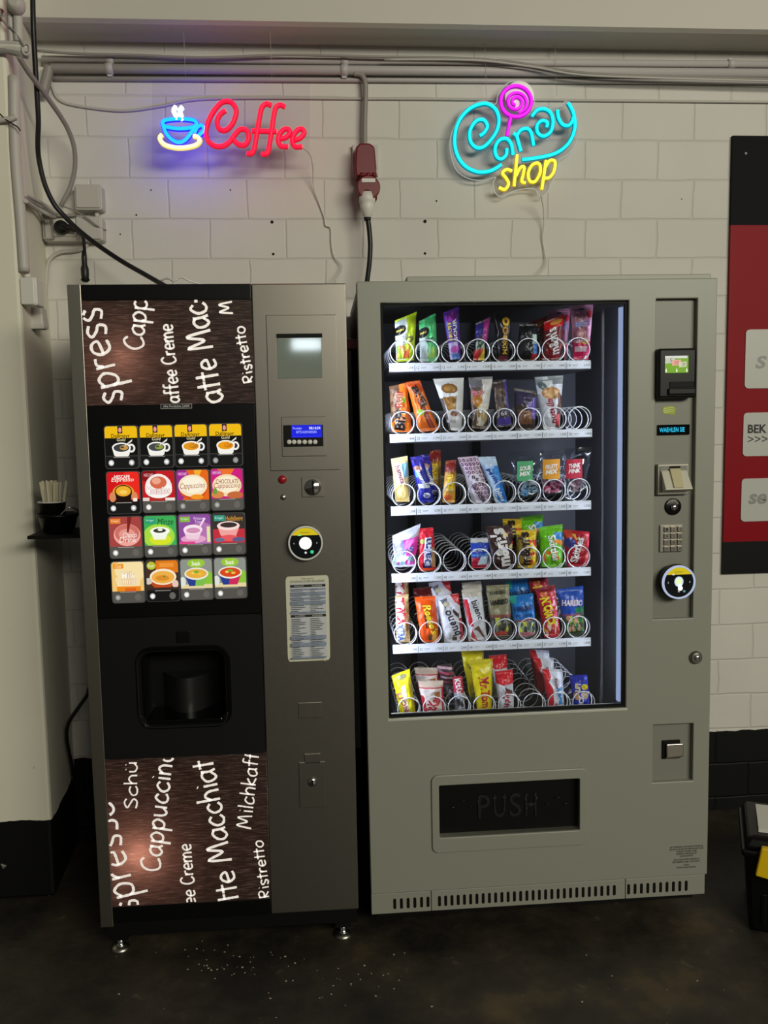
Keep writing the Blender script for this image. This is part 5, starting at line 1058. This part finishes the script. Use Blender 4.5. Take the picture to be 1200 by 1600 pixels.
# ---- second tray
snack('salami_snack', 'upright orange sausage snack pack with a brown bread side on the second tray', SP, Q(608, 604, 635, 598, 645, 675, 613, 675), '#e8781c', [('p', [(0, 1), (.55, 1), (.45, .35), (0, .2)], '#6a4a32'), ('n', .02, .45, .4, .95, 5, 9, ['#7c5a3e', '#5a3c28', '#8a6a4a', '#6c4a30']), ('e', .72, .66, .1, .07, '#8cc030'), ('r', .86, 0, 1, 1, '#c8561a')], [('BiFi', .42, .25, .42, .52, 82, '#17120e', {'out': '#f4efe4', 'bold': .04}), ('Roll', .48, .68, .32, .34, 82, '#a8242c', {'out': '#f0d8b0', 'bold': .02})])
snack('salami_snack', 'leaning orange sausage snack pack beside the upright one on the second tray', SP, Q(634, 597, 656, 594, 686, 672, 656, 675), '#e2701e', [('p', [(0, 1), (1, 1), (1, .8), (.35, .7)], '#c44a16'), ('p', [(.55, .05), (.85, .05), (.62, .62), (.35, .62)], '#7e2f24'), ('p', [(.64, .05), (.76, .05), (.54, .6), (.46, .6)], '#a44a36'), ('e', .34, .38, .2, .06, '#9cc83c')], [('BiFi', .56, .70, .42, .42, -72, '#1a120e', {'out': '#f0e2cc', 'bold': .04})])
snack('bread_snack', 'white snack pack with a brown loaf picture on the second tray', SP, Q(677, 592, 725, 590, 721, 674, 702, 672), '#dcdcd8', [('r', 0, 0, .14, .62, '#4c453c'), ('e', .46, .80, .3, .1, '#8a5f30'), ('e', .46, .80, .22, .06, '#b08040'), ('r', .1, .66, .74, .71, '#dcdcd8'), ('p', [(.14, .64), (.7, .66), (.62, .42), (.2, .38)], '#8f6530'), ('n', .18, .4, .62, .64, 7, 7, ['#a5773a', '#7c5526', '#b8884a', '#8f6530']), ('r', .0, .14, .56, .2, '#b9b8b4'), ('e', .5, .32, .2, .05, '#8a5a4a')])
snack('bakery_snack', 'clear bag with red mark and golden pastry on the second tray', SP, Q(732, 590, 770, 588, 760, 671, 738, 669), '#5b4a3a', [('r', .0, .8, 1, 1, '#77757a'), ('e', .5, .55, .4, .16, '#b8792c'), ('p', [(.55, .95), (1, .95), (.95, .2), (.6, .3)], '#d9d5cf'), ('e', .6, .28, .34, .2, '#cfc3a4'), ('n', .3, .06, .95, .4, 6, 8, ['#d8cfb8', '#b59a62', '#e6e0d4', '#9c8050'])], [('Bun', .36, .70, .5, .12, 24, '#c41f38', {'out': '#efe0e0'})])
snack('bakery_snack', 'brown bag with violet foot behind a coil on the second tray', SP, Q(768, 597, 790, 592, 800, 666, 776, 668), '#4c3f3c', [('r', .8, .3, 1, 1, '#4a3a86'), ('n', .05, .35, .75, .9, 4, 7, ['#5e4c40', '#463a38', '#6e5a48', '#524440']), ('r', .1, .03, 1, .2, '#53439c')], [('6s', .5, .3, .4, .1, 10, '#d8d4e0')])
snack('bakery_snack', 'wide brown and violet bag beside the biscuit pack on the second tray', SP, Q(803, 606, 838, 612, 836, 672, 806, 673), '#45372f', [('r', 0, .62, .8, .95, '#3d3550'), ('p', [(.5, .6), (1, .9), (1, .3), (.75, .3)], '#6a55a8'), ('r', .1, .16, .75, .5, '#7a523a'), ('n', .2, .18, .7, .46, 4, 4, ['#8a5f42', '#70492f', '#7a523a', '#946a4c'])])
snack('wafer_snack', 'silvery white wafer pack with round biscuit picture on the second tray', SP, Q(835, 589, 880, 586, 874, 673, 849, 671), '#dde0e6', [('r', 0, .84, 1, 1, '#8f989c'), ('n', .05, .72, .6, .92, 7, 8, ['#e2e8ea', '#5c686c', '#aeb8ba', '#eef2f2']), ('e', .52, .68, .38, .115, '#c08a52'), ('e', .52, .69, .26, .07, '#d8a870'), ('p', [(.82, .7), (1, .62), (.95, .05), (.72, .05)], '#6a4a40'), ('r', .72, .1, .95, .3, '#c8343c')], [('nutella', .50, .36, .46, .32, 98, '#9a1a34', {'bold': .03})])
# ---- third tray
snack('wafer_snack', 'cream wafer pack with red lettering at the start of the third tray', SP, Q(611, 717, 637, 712, 640, 784, 618, 784), '#d6bd84', [('r', 0, .82, 1, 1, '#e0cd92'), ('r', .6, .55, .95, .86, '#7fb4cc'), ('p', [(.12, .86), (.55, .86), (.72, .42), (.3, .40)], '#eee9dc'), ('e', .5, .2, .4, .2, '#d8b864'), ('e', .5, .2, .28, .13, '#e6cc80')], [('hanuta', .45, .62, .42, .32, -76, '#7a1f26', {'bold': .02})])
s3 = snack('chocolate_bar', 'deep blue bar with silver middle on the third tray', SP, Q(641, 714, 660, 713, 679, 784, 657, 786), '#20249c', [('r', 0, .82, 1, 1, '#3a2f9a'), ('e', .35, .75, .3, .06, '#c08a74'), ('p', [(.1, .72), (.5, .72), (.4, .56), (.1, .56)], '#4aa0d8'), ('r', .1, .32, .9, .42, '#d8dcee'), ('e', .55, .16, .26, .06, '#e6e8f4')], [('Bounty', .42, .54, .36, .4, -74, '#eef0fb', {'out': '#15186a', 'bold': .03}), ('2x', .55, .16, .3, .08, 0, '#2a2f9c')])
behind(s3, 17, -2, .06, 'blue bar half hidden behind the deep blue one on the third tray')
s4 = snack('chocolate_bar', 'red topped nut bar with yellow letters on the third tray', SP, Q(696, 720, 713, 718, 711, 785, 691, 785), '#cc9a3a', [('r', 0, .74, 1, 1, '#8a2820'), ('p', [(0, .74), (1, .74), (.8, .62)], '#a8702c'), ('r', 0, 0, 1, .22, '#e6a23c'), ('e', .4, .12, .3, .07, '#e2672c'), ('r', .2, .28, .8, .36, '#f0d890')], [('nuts', .55, .50, .34, .62, -84, '#f2d21c', {'out': '#5a2a10', 'bold': .04})])
behind(s4, -18, -15, .06, 'red wrapped bar standing behind the nut bar on the third tray')
snack('snack_pouch', 'pale pink pouch with dark loop pattern on the third tray', SP, Q(715, 715, 746, 712, 768, 786, 738, 786), '#dcc3d6', [*[('e', .06+.19*i+.06*(j % 2), .05+.088*j, .075, .034, '#5c2f58') for i in range(6) for j in range(11)], *[('e', .06+.19*i+.06*(j % 2), .05+.088*j, .03, .014, '#e0c8da') for i in range(6) for j in range(11)], ('p', [(0, 0), (.3, 0), (.16, .7), (0, .95)], '#a8a4ac'), ('e', .5, .54, .3, .1, '#ece2ec'), ('p', [(.2, .0), (.6, .0), (.42, .3), (.15, .34)], '#e4d8e6')], [('8g', .5, .54, .36, .1, -20, '#43304c'), ('WUNDER', .46, .2, .38, .22, -68, '#3a2c40', {'bold': .03})])
snack('chocolate_bar', 'light blue milk bar beside the loop patterned pouch on the third tray', SP, Q(746, 714, 774, 713, 793, 784, 775, 786), '#b4d0ea', [('p', [(.55, .8), (1, .8), (1, 0), (.2, 0)], '#3d8fdc'), ('p', [(.75, .5), (1, .5), (1, .05), (.6, .05)], '#1f6cc4'), ('r', 0, .82, 1, 1, '#c4d8ec')], [('Milk', .46, .58, .34, .3, -74, '#2c4f9c', {'bold': .02}), ('blau', .56, .18, .28, .4, -76, '#eef4fc', {'bold': .03})])
def sour_bag(label, quad, card, words_, cq, cont):
    o_ = snack('sweets_bag', label, SP, quad, '#c4c8ce', [], (), .128, .017, None, .10, 16, 24)
    o_.data.materials[0] = M_film
    for c_ in o_.children: c_.data.materials[0] = M_film
    y0 = .110; p = [rl(x, y, y0) for x, y in cq]; org = SNACK_M.transposed() @ (o_.location-SNACK_O)
    def f_(u, v, l): q_ = (p[3]*(1-u)+p[2]*u)*(1-v)+(p[0]*(1-u)+p[1]*u)*v; return (q_.x-org.x, q_.y-org.y-l-.004*(1-(2*u-1)**2), q_.z-org.z)
    mb = MB(); 
    for i in range(8):
        for j in range(4): mb.add([f_((i+a)/8, (j+b_)/4, 0) for a, b_ in ((0, 0), (1, 0), (1, 1), (0, 1))], [(0, 1, 2, 3)], 0, True, H(card if (i+j) % 9 else card))
    lab = mb.build('card_label', M_sheet, o_)
    tm = MB()
    for k, (s_, v0, v1) in enumerate(words_): tm.text(s_, lambda x, y: f_(.14+.72*x, v0+(v1-v0)*y+.05*x, .0006), H('#f4f1ea'), bold=.04, shear=.15, res=2)
    tm.build('lettering', M_ink, lab)
    a, b_ = rl(quad[3][0], quad[3][1]-2, .128)-org, rl(quad[2][0], cq[2][1]-1, .128)-org
    for k in range(11):
        u, v = random.uniform(.12, .88), random.uniform(.02, .95)
        q_ = Vector((a.x+(b_.x-a.x)*u, .002+random.uniform(-.012, .004), a.z+(b_.z-a.z)*v*.8+.004)); m_ = MB()
        pts = catmull([q_+Vector((random.uniform(-.012, .012), random.uniform(-.003, .003), random.uniform(-.006, .012))) for _ in range(4)], 4); m_.tube(pts, .0042, 7, 0, H(random.choice(cont))); m_.build('gummy_sweet', M_print, o_)
    return o_
sour_bag('clear sweets bag with green card label on the third tray', Q(796, 706, 850, 702, 838, 776, 808, 778), '#4aa86a', [('SOUR', .50, .74), ('MIX', .24, .46)], [(808, 721), (833, 720), (832, 751), (808, 752)], ['#b8c8d4', '#4a8cc0', '#d8e0e4', '#8fb0c4', '#c0a8b4'])
sour_bag('clear sweets bag with orange card label on the third tray', Q(846, 704, 884, 702, 880, 773, 848, 775), '#e9a01c', [('FRUITY', .50, .72), ('MIX', .24, .46)], [(848, 718), (875, 717), (875, 748), (848, 749)], ['#b84a78', '#c86a90', '#a83a60', '#d890a8'])
sour_bag('clear sweets bag with crimson card label on the third tray', Q(883, 701, 925, 698, 915, 770, 886, 773), '#c81c40', [('THINK', .52, .76), ('PINK', .26, .48)], [(885, 718), (910, 717), (910, 747), (884, 748)], ['#c08aa0', '#b8a0a8', '#d0a8b8', '#a87088'])
# ---- fourth tray
snack('candy_pouch', 'silver topped pouch in pink and teal at the start of the fourth tray', SP, Q(613, 837, 657, 818, 647, 885, 616, 886), '#c4c6d2', [('p', [(.3, .75), (1, .72), (1, .05), (.55, .05)], '#d83aa8'), ('p', [(.0, .75), (.4, .78), (.5, .3), (.1, .3)], '#8a86d0'), ('p', [(.5, .72), (.8, .72), (.62, .45), (.42, .5)], '#e87ac4'), ('r', .0, .05, .52, .34, '#9cc4c4'), ('n', .08, .06, .95, .3, 7, 6, ['#d8e8e8', '#c86ab0', '#86b0b4', '#e2c4dc'])], [('XS', .58, .44, .5, .14, 12, '#2a4cae', {'out': '#eef0f8'})])
snack('chocolate_bar', 'red toffee bar with dark blue lettering on a white band on the fourth tray', SP, Q(654, 826, 677, 824, 681, 891, 655, 892), '#c81428', [('r', .74, .08, 1, .55, '#b88a5c'), ('p', [(.38, .84), (.8, .86), (.72, .0), (.2, .0)], '#dfe2ee'), ('r', 0, .78, 1, 1, '#d21a30'), ('e', .2, .7, .16, .06, '#a8b85a'), ('r', .15, 0, .8, .09, '#d84a20')], [('Daim', .5, .42, .70, .52, 88, '#1c2a78', {'out': '#eef0f6', 'bold': .03})])
snack('gum_pack', 'small blue and red card pack on the fourth tray', SP, Q(735, 841, 764, 840, 762, 887, 737, 888), '#2448b8', [('r', 0, .84, 1, 1, '#c4c8cc'), ('e', .5, .85, .16, .02, '#5a5e66'), ('r', 0, 0, 1, .36, '#b02840'), ('p', [(.35, .12), (.95, .12), (.95, .5), (.6, .44)], '#bcd4e6'), ('r', 0, .40, 1, .46, '#5a8ad0')], [('airwaves', .5, .62, .8, .13, 0, '#e6ecf8')], thick=.006, seal=.04)
snack('candy_pouch', 'dark brown pouch of coated sweets with big white letters on the fourth tray', SP, Q(758, 822, 800, 820, 803, 888, 770, 890), '#3a2320', [('n', .6, .4, 1, .95, 5, 6, ['#c43040', '#4a2c28', '#e0d090', '#3a2320', '#3a2320'])], [("m&m's", .46, .50, .88, .60, 96, '#efeae6', {'out': '#120a09', 'bold': .05})])
s5 = snack('candy_pouch', 'yellow pouch of coated nuts with dark brown letters on the fourth tray', SP, Q(806, 829, 838, 828, 838, 887, 808, 888), '#e9c112', [('p', [(0, 0), (.55, 0), (.42, .85), (0, .9)], '#8a7420'), ('n', .62, .1, 1, .75, 4, 7, ['#d83a2c', '#e9c112', '#4a8ac0', '#f0d038', '#e9c112'])], [("m&m's", .36, .52, .88, .56, 92, '#2b1a12', {'out': '#f1ecd8', 'bold': .05})])
behind(s5, -14, -14, .07, 'yellow pouch standing behind the other yellow one on the fourth tray')
s6 = snack('candy_pouch', 'bright green fruit sweets pouch with white letters on the fourth tray', SP, Q(842, 824, 879, 819, 879, 886, 846, 886), '#6cc41c', [('p', [(.6, .85), (1, .82), (1, .55), (.6, .7)], '#2f86c8'), ('p', [(.6, .7), (1, .62), (1, .5), (.55, .62)], '#e8902c'), ('n', .06, .06, .95, .4, 6, 7, ['#7ccc2c', '#e07a34', '#5cae1c', '#d8d83c', '#6cc41c'])], [('Skittles', .56, .48, .62, .34, -80, '#f2f6ec', {'out': '#2f7c14', 'bold': .03})])
behind(s6, -22, -12, .07, 'green pouch standing behind the bright green one on the fourth tray')
snack('candy_pouch', 'red fruit sweets pouch with white letters at the end of the fourth tray', SP, Q(880, 827, 921, 831, 918, 884, 886, 886), '#b81428', [('p', [(0, .6), (.35, .85), (.3, 1), (0, 1)], '#c8402c'), ('e', .2, .66, .22, .14, '#3a3f8c'), ('p', [(.3, .9), (.5, .7), (.62, .9)], '#e8c03c'), ('n', .45, .2, 1, .95, 6, 7, ['#b81428', '#d8404c', '#a00f20', '#e06a5c', '#b81428'])], [('Skittles', .44, .48, .72, .34, 76, '#f4f0ee', {'out': '#6a0a18', 'bold': .03})])
# ---- fifth tray
s7 = snack('chocolate_bar', 'golden caramel bar with red letters at the start of the fifth tray', SP, Q(617, 931, 638, 928, 641, 1003, 619, 1004), '#b89a6a', [('p', [(.05, .95), (.6, .95), (.6, .02), (.05, .02)], '#e2ddd6'), ('n', .6, .05, 1, .95, 3, 9, ['#c8a874', '#a88656', '#8a6a40', '#d0b484'])], [('TWIX', .40, .66, .56, .66, -85, '#c41c34', {'out': '#efece4', 'bold': .05}), ('XTRA', .34, .22, .36, .48, -85, '#2a62b0', {'bold': .02})])
behind(s7, 2, -18, .06, 'golden bar standing behind the one with red letters on the fifth tray')
s8 = snack('chocolate_bar', 'orange peanut bar with yellow script on the fifth tray', SP, Q(648, 933, 680, 931, 686, 1003, 659, 1003), '#f0560e', [('p', [(.32, .62), (.42, .62), (.44, .32), (.34, .32)], '#5a2410'), ('p', [(.46, .62), (.54, .62), (.58, .32), (.48, .32)], '#5a2410'), ('r', .4, .03, .66, .18, '#6a4a38'), ('p', [(.6, .04), (.9, .04), (.86, .26), (.66, .22)], '#e8b048')], [("Reese's", .64, .52, .66, .42, -80, '#f6d21c', {'out': '#5a2008', 'shear': .2, 'bold': .03})])
snack('chocolate_bar', 'dark red bar hidden behind the orange one on the fifth tray', SP, Q(645, 920, 676, 916, 684, 985, 655, 985), '#5c1418', [('n', 0, .1, 1, 1, 5, 8, ['#6e1a1e', '#4a1014', '#5c1418', '#7a2a2a'])], (), depth=.19)
s9 = snack('chocolate_bar', 'wide white hazelnut bar with black script on the fifth tray', SP, Q(682, 931, 716, 927, 726, 1002, 694, 1004), '#dfe0ea', [('p', [(.6, 1), (1, 1), (1, .75), (.75, .85)], '#d21f30'), ('p', [(.85, .5), (1, .5), (1, .0), (.8, .05)], '#b03a4a'), ('p', [(.1, .9), (.45, .94), (.3, .72)], '#6c6f80'), ('e', .36, .82, .14, .05, '#c8c0a0'), ('p', [(.65, .72), (.9, .58), (.85, .5), (.6, .64)], '#4a3230'), ('n', .1, .03, .9, .12, 6, 3, ['#5a4a48', '#dfe0ea', '#c43040', '#dfe0ea'])], [('bueno', .48, .42, .56, .42, 106, '#20232c', {'bold': .02})])
behind(s9, -8, -15, .06, 'silver ended hazelnut bar behind the wide white one on the fifth tray')
s10 = snack('chocolate_bar', 'cream white bar with red flank and slim script on the fifth tray', SP, Q(721, 922, 752, 919, 761, 999, 732, 1002), '#dcdde2', [('p', [(.0, .82), (.22, .82), (.35, .3), (.12, .3)], '#cf2434'), ('r', 0, .86, 1, 1, '#cfc8b8'), ('p', [(.3, .24), (.6, .3), (.9, .06), (.85, .02), (.55, .2)], '#6a4a3c'), ('p', [(.1, .0), (.5, .0), (.25, .25)], '#c84a4c')], [('bueno', .66, .60, .40, .34, -76, '#22242c', {'bold': .02})])
behind(s10, 7, -7, .05, 'cream bar end standing behind the slim script bar on the fifth tray')
snack('gummy_bag', 'olive gold gummy bag with black letters on the fifth tray', SP, Q(759, 915, 795, 913, 801, 997, 768, 999), '#8a8564', [('r', .0, .0, 1, .42, '#3c3a30'), ('n', .05, .12, .95, .42, 8, 7, ['#4a483c', '#6a6a5c', '#b8c03c', '#2c2c28', '#8c9088']), ('r', 0, .42, 1, .46, '#8c4a44'), ('p', [(.1, .06), (.8, .06), (.7, .16), (.1, .14)], '#b84a3c')], [('HARIBO', .50, .70, .82, .10, 6, '#161611', {'bold': .05}), ('HARIBO', .48, .87, .7, .06, 4, '#2c2c22', {'bold': .03})])
s11 = snack('gummy_bag', 'sky blue gummy bag with dark letters on the fifth tray', SP, Q(796, 931, 833, 927, 839, 996, 806, 998), '#2478c8', [('p', [(0, 1), (.3, 1), (.2, .8), (0, .85)], '#2fae9c'), ('r', 0, .0, 1, .40, '#4a5a50'), ('n', .08, .1, .92, .40, 8, 7, ['#8c9a8c', '#3c463c', '#d8d84a', '#c0cfc0', '#6a7a62']), ('r', .05, .40, .95, .45, '#8c4458'), ('e', .5, .1, .4, .06, '#d88a9a')], [('HARIBO', .52, .70, .84, .12, 3, '#14306c', {'out': '#7ab4e8', 'bold': .04}), ('PICO-BALLA', .5, .54, .7, .07, 3, '#14306c')])
behind(s11, 3, -17, .07, 'blue gummy bag top behind the sky blue one on the fifth tray')
s12 = snack('peanut_snack', 'red and pink peanut pack with yellow letters on the fifth tray', SP, Q(836, 919, 867, 914, 876, 995, 851, 996), '#c01c34', [('r', 0, .9, 1, 1, '#8a1c2c'), ('e', .35, .86, .2, .05, '#e0784a'), ('n', .55, .05, 1, .8, 4, 8, ['#d0304a', '#e8a0a0', '#c01c34', '#e6c0b0']), ('n', .0, .03, .9, .32, 6, 6, ['#e8b830', '#c8243a', '#e6d0c0', '#d84a3c'])], [("NIC", .40, .68, .26, .50, -80, '#f4e01c', {'out': '#6a1418', 'bold': .05}), ("NAC'S", .46, .42, .30, .5, -80, '#f4e01c', {'out': '#6a1418', 'bold': .05})])
behind(s12, -3, -12, .06, 'red peanut pack end behind the one with yellow letters')
snack('gummy_bag', 'blue and green gummy bag at the end of the fifth tray', SP, Q(869, 921, 911, 915, 913, 992, 884, 994), '#2456c0', [('r', .62, .2, 1, .6, '#2f8f5c'), ('r', 0, .0, 1, .42, '#34462f'), ('n', .1, .1, .95, .44, 7, 7, ['#c8d03c', '#4a5a3a', '#d8a08a', '#8cb04a', '#2f8f5c']), ('r', 0, .44, .95, .48, '#8a4a7c')], [('HARIBO', .50, .70, .84, .13, -8, '#e9dcee', {'out': '#a02858', 'bold': .05})])
# ---- lowest tray
snack('chocolate_bar', 'yellow bar with white stripe at the start of the lowest tray', SP, Q(612, 1056, 640, 1045, 650, 1118, 626, 1121), '#dcd013', [('p', [(.35, .72), (.6, .74), (.62, 0), (.3, 0)], '#ece6b4'), ('e', .55, .9, .25, .05, '#8a8a5c'), ('r', .82, 0, 1, .7, '#b8a81c'), ('n', .3, .05, .62, .4, 3, 6, ['#e9d9a0', '#d8a890', '#ece6b4'])], [('LION', .32, .36, .46, .3, -76, '#b05a6a', {'bold': .03})])
s13 = snack('wafer_bar', 'broad white and red wafer bar with tan top on the lowest tray', SP, Q(653, 1064, 692, 1063, 694, 1116, 663, 1117), '#dccfc8', [('r', 0, .82, 1, 1, '#c4b09c'), ('r', 0, .80, 1, .83, '#b8303c'), ('p', [(.6, .7), (.85, .72), (.8, .42), (.6, .45)], '#b0703c'), ('r', .9, 0, 1, .8, '#c02838'), ('p', [(0, 0), (.2, 0), (.12, .6), (0, .6)], '#b82834')], [('KitKat', .44, .30, .62, .5, 62, '#c01a30', {'out': '#efe6e2', 'bold': .04})])
behind(s13, -4, -13, .05, 'tan end of a wafer bar behind the broad white and red one')
snack('wafer_bar', 'narrow red topped wafer bar with dark foot on the lowest tray', SP, Q(707, 1058, 722, 1056, 728, 1114, 711, 1115), '#c42440', [('r', 0, 0, 1, .46, '#3a3a40'), ('n', .05, .03, .95, .44, 4, 6, ['#8c8c94', '#c0c0c4', '#2a2a2e', '#5a5a62']), ('p', [(0, .46), (1, .42), (1, .56), (0, .6)], '#aab4c8')], [('KitKat', .5, .74, .42, .62, -84, '#f4eef0', {'bold': .04})])
snack('wafer_bar', 'dark wafer bar with pale diagonal stripes behind the narrow one', SP, Q(682, 1039, 705, 1036, 718, 1098, 702, 1100), '#42353c', [('p', [(0, .98), (1, .9), (1, .84), (0, .92)], '#c8a4b0'), ('p', [(0, .86), (1, .78), (1, .72), (0, .80)], '#a83a54'), ('p', [(0, .74), (1, .66), (1, .62), (0, .70)], '#c8a4b0'), ('p', [(0, .62), (1, .56), (1, .52), (0, .58)], '#b04a60'), ('r', 0, 0, 1, .5, '#5c5c62'), ('n', .1, .05, .9, .48, 4, 7, ['#8a8a90', '#46464c', '#6c6c74', '#b0b0b6'])], (), depth=.17)
s14 = snack('peanut_bar', 'tall yellow peanut bar with red script on the lowest tray', SP, Q(734, 1031, 770, 1029, 768, 1112, 746, 1114), '#e6d512', [('r', 0, .9, 1, 1, '#d8c81c'), ('p', [(.3, .62), (.35, .62), (.4, .2), (.35, .2)], '#a89a1c'), ('r', .92, 0, 1, 1, '#b8a41c')], [('Mr.Tom', .56, .40, .60, .52, -88, '#c4242c', {'shear': .15, 'bold': .03}), ('o', .40, .82, .14, .05, 0, '#fbf4c0')])
behind(s14, -7, -8, .05, 'yellow peanut bar end standing behind the tall one on the lowest tray')
s15 = snack('chocolate_bar', 'silver bar with bright red top and crimson letters on the lowest tray', SP, Q(773, 1049, 801, 1046, 803, 1109, 780, 1113), '#c9cbd0', [('r', 0, .68, 1, 1, '#d21428'), ('p', [(.0, .72), (.3, .68), (.2, .5), (0, .5)], '#d8dade'), ('p', [(.45, .62), (.9, .5), (.9, .4), (.5, .5)], '#5a3a34')], [('duplo', .5, .26, .52, .52, 86, '#a8183c', {'bold': .04})])
behind(s15, -2, -16, .06, 'red end of a bar behind the silver and red one on the lowest tray')
s16 = snack('chocolate_bar', 'white milk bar with red flank and blue letters on the lowest tray', SP, Q(847, 1045, 879, 1046, 882, 1107, 858, 1109), '#dfe3ee', [('p', [(0, 1), (.34, 1), (.36, .82), (.2, .7), (.4, .55), (.3, .0), (0, 0)], '#cf2030'), ('r', .86, 0, 1, 1, '#c4c8d8'), ('p', [(.3, .06), (.6, .02), (.5, .2)], '#d8484c')], [('Kinder', .60, .68, .24, .16, -86, '#8a1c30'), ('Riegel', .70, .36, .44, .40, -86, '#2c86c8', {'bold': .04})])
behind(s16, -8, -10, .05, 'middle white and red milk bar of the three on the lowest tray')
behind(s16, -9, -18, .09, 'rearmost white and red milk bar of the three on the lowest tray')
snack('biscuit_bar', 'royal blue biscuit bar with white letters at the end of the lowest tray', SP, Q(889, 1055, 917, 1054, 922, 1105, 898, 1107), '#2434b8', [('r', 0, .82, 1, 1, '#1f2ca0'), ('e', .74, .66, .2, .09, '#e6d01c'), ('e', .70, .42, .24, .12, '#e0c8b0'), ('e', .2, .4, .16, .12, '#d8a060')], [('PICK', .42, .24, .40, .34, 84, '#f0f2fb', {'bold': .05}), ('UP!', .32, .66, .24, .32, 84, '#f0e0a0', {'bold': .05})])

# ------------------------------------------------------------------ bits on the floor
random.seed(5); b = MB()
for i in range(90):
    px, py = random.choice([(random.gauss(360, 60), random.gauss(1505, 18)), (random.uniform(150, 1150), random.uniform(1480, 1600)), (random.gauss(560, 60), random.gauss(1530, 18))])
    p = atz(px, py, 0); s = random.uniform(.0008, .0038); a = random.uniform(0, 3.1)
    b.prism([(s*random.uniform(.6, 1)*math.cos(a+k*1.2566), s*random.uniform(.3, 1)*math.sin(a+k*1.2566)) for k in range(5)], 0, .001)
    n_ = 10; b.v[-n_:] = [(p.x+x, p.y+z, .0005+y) for x, y, z in b.v[-n_:]]
o_ = b.build('paint_crumbs', mat('paint_crumb', '#b9b29c', .7)); o_['kind'] = 'stuff'; o_['label'] = 'scattered pale paint crumbs on the dark floor'; o_['category'] = 'crumbs'
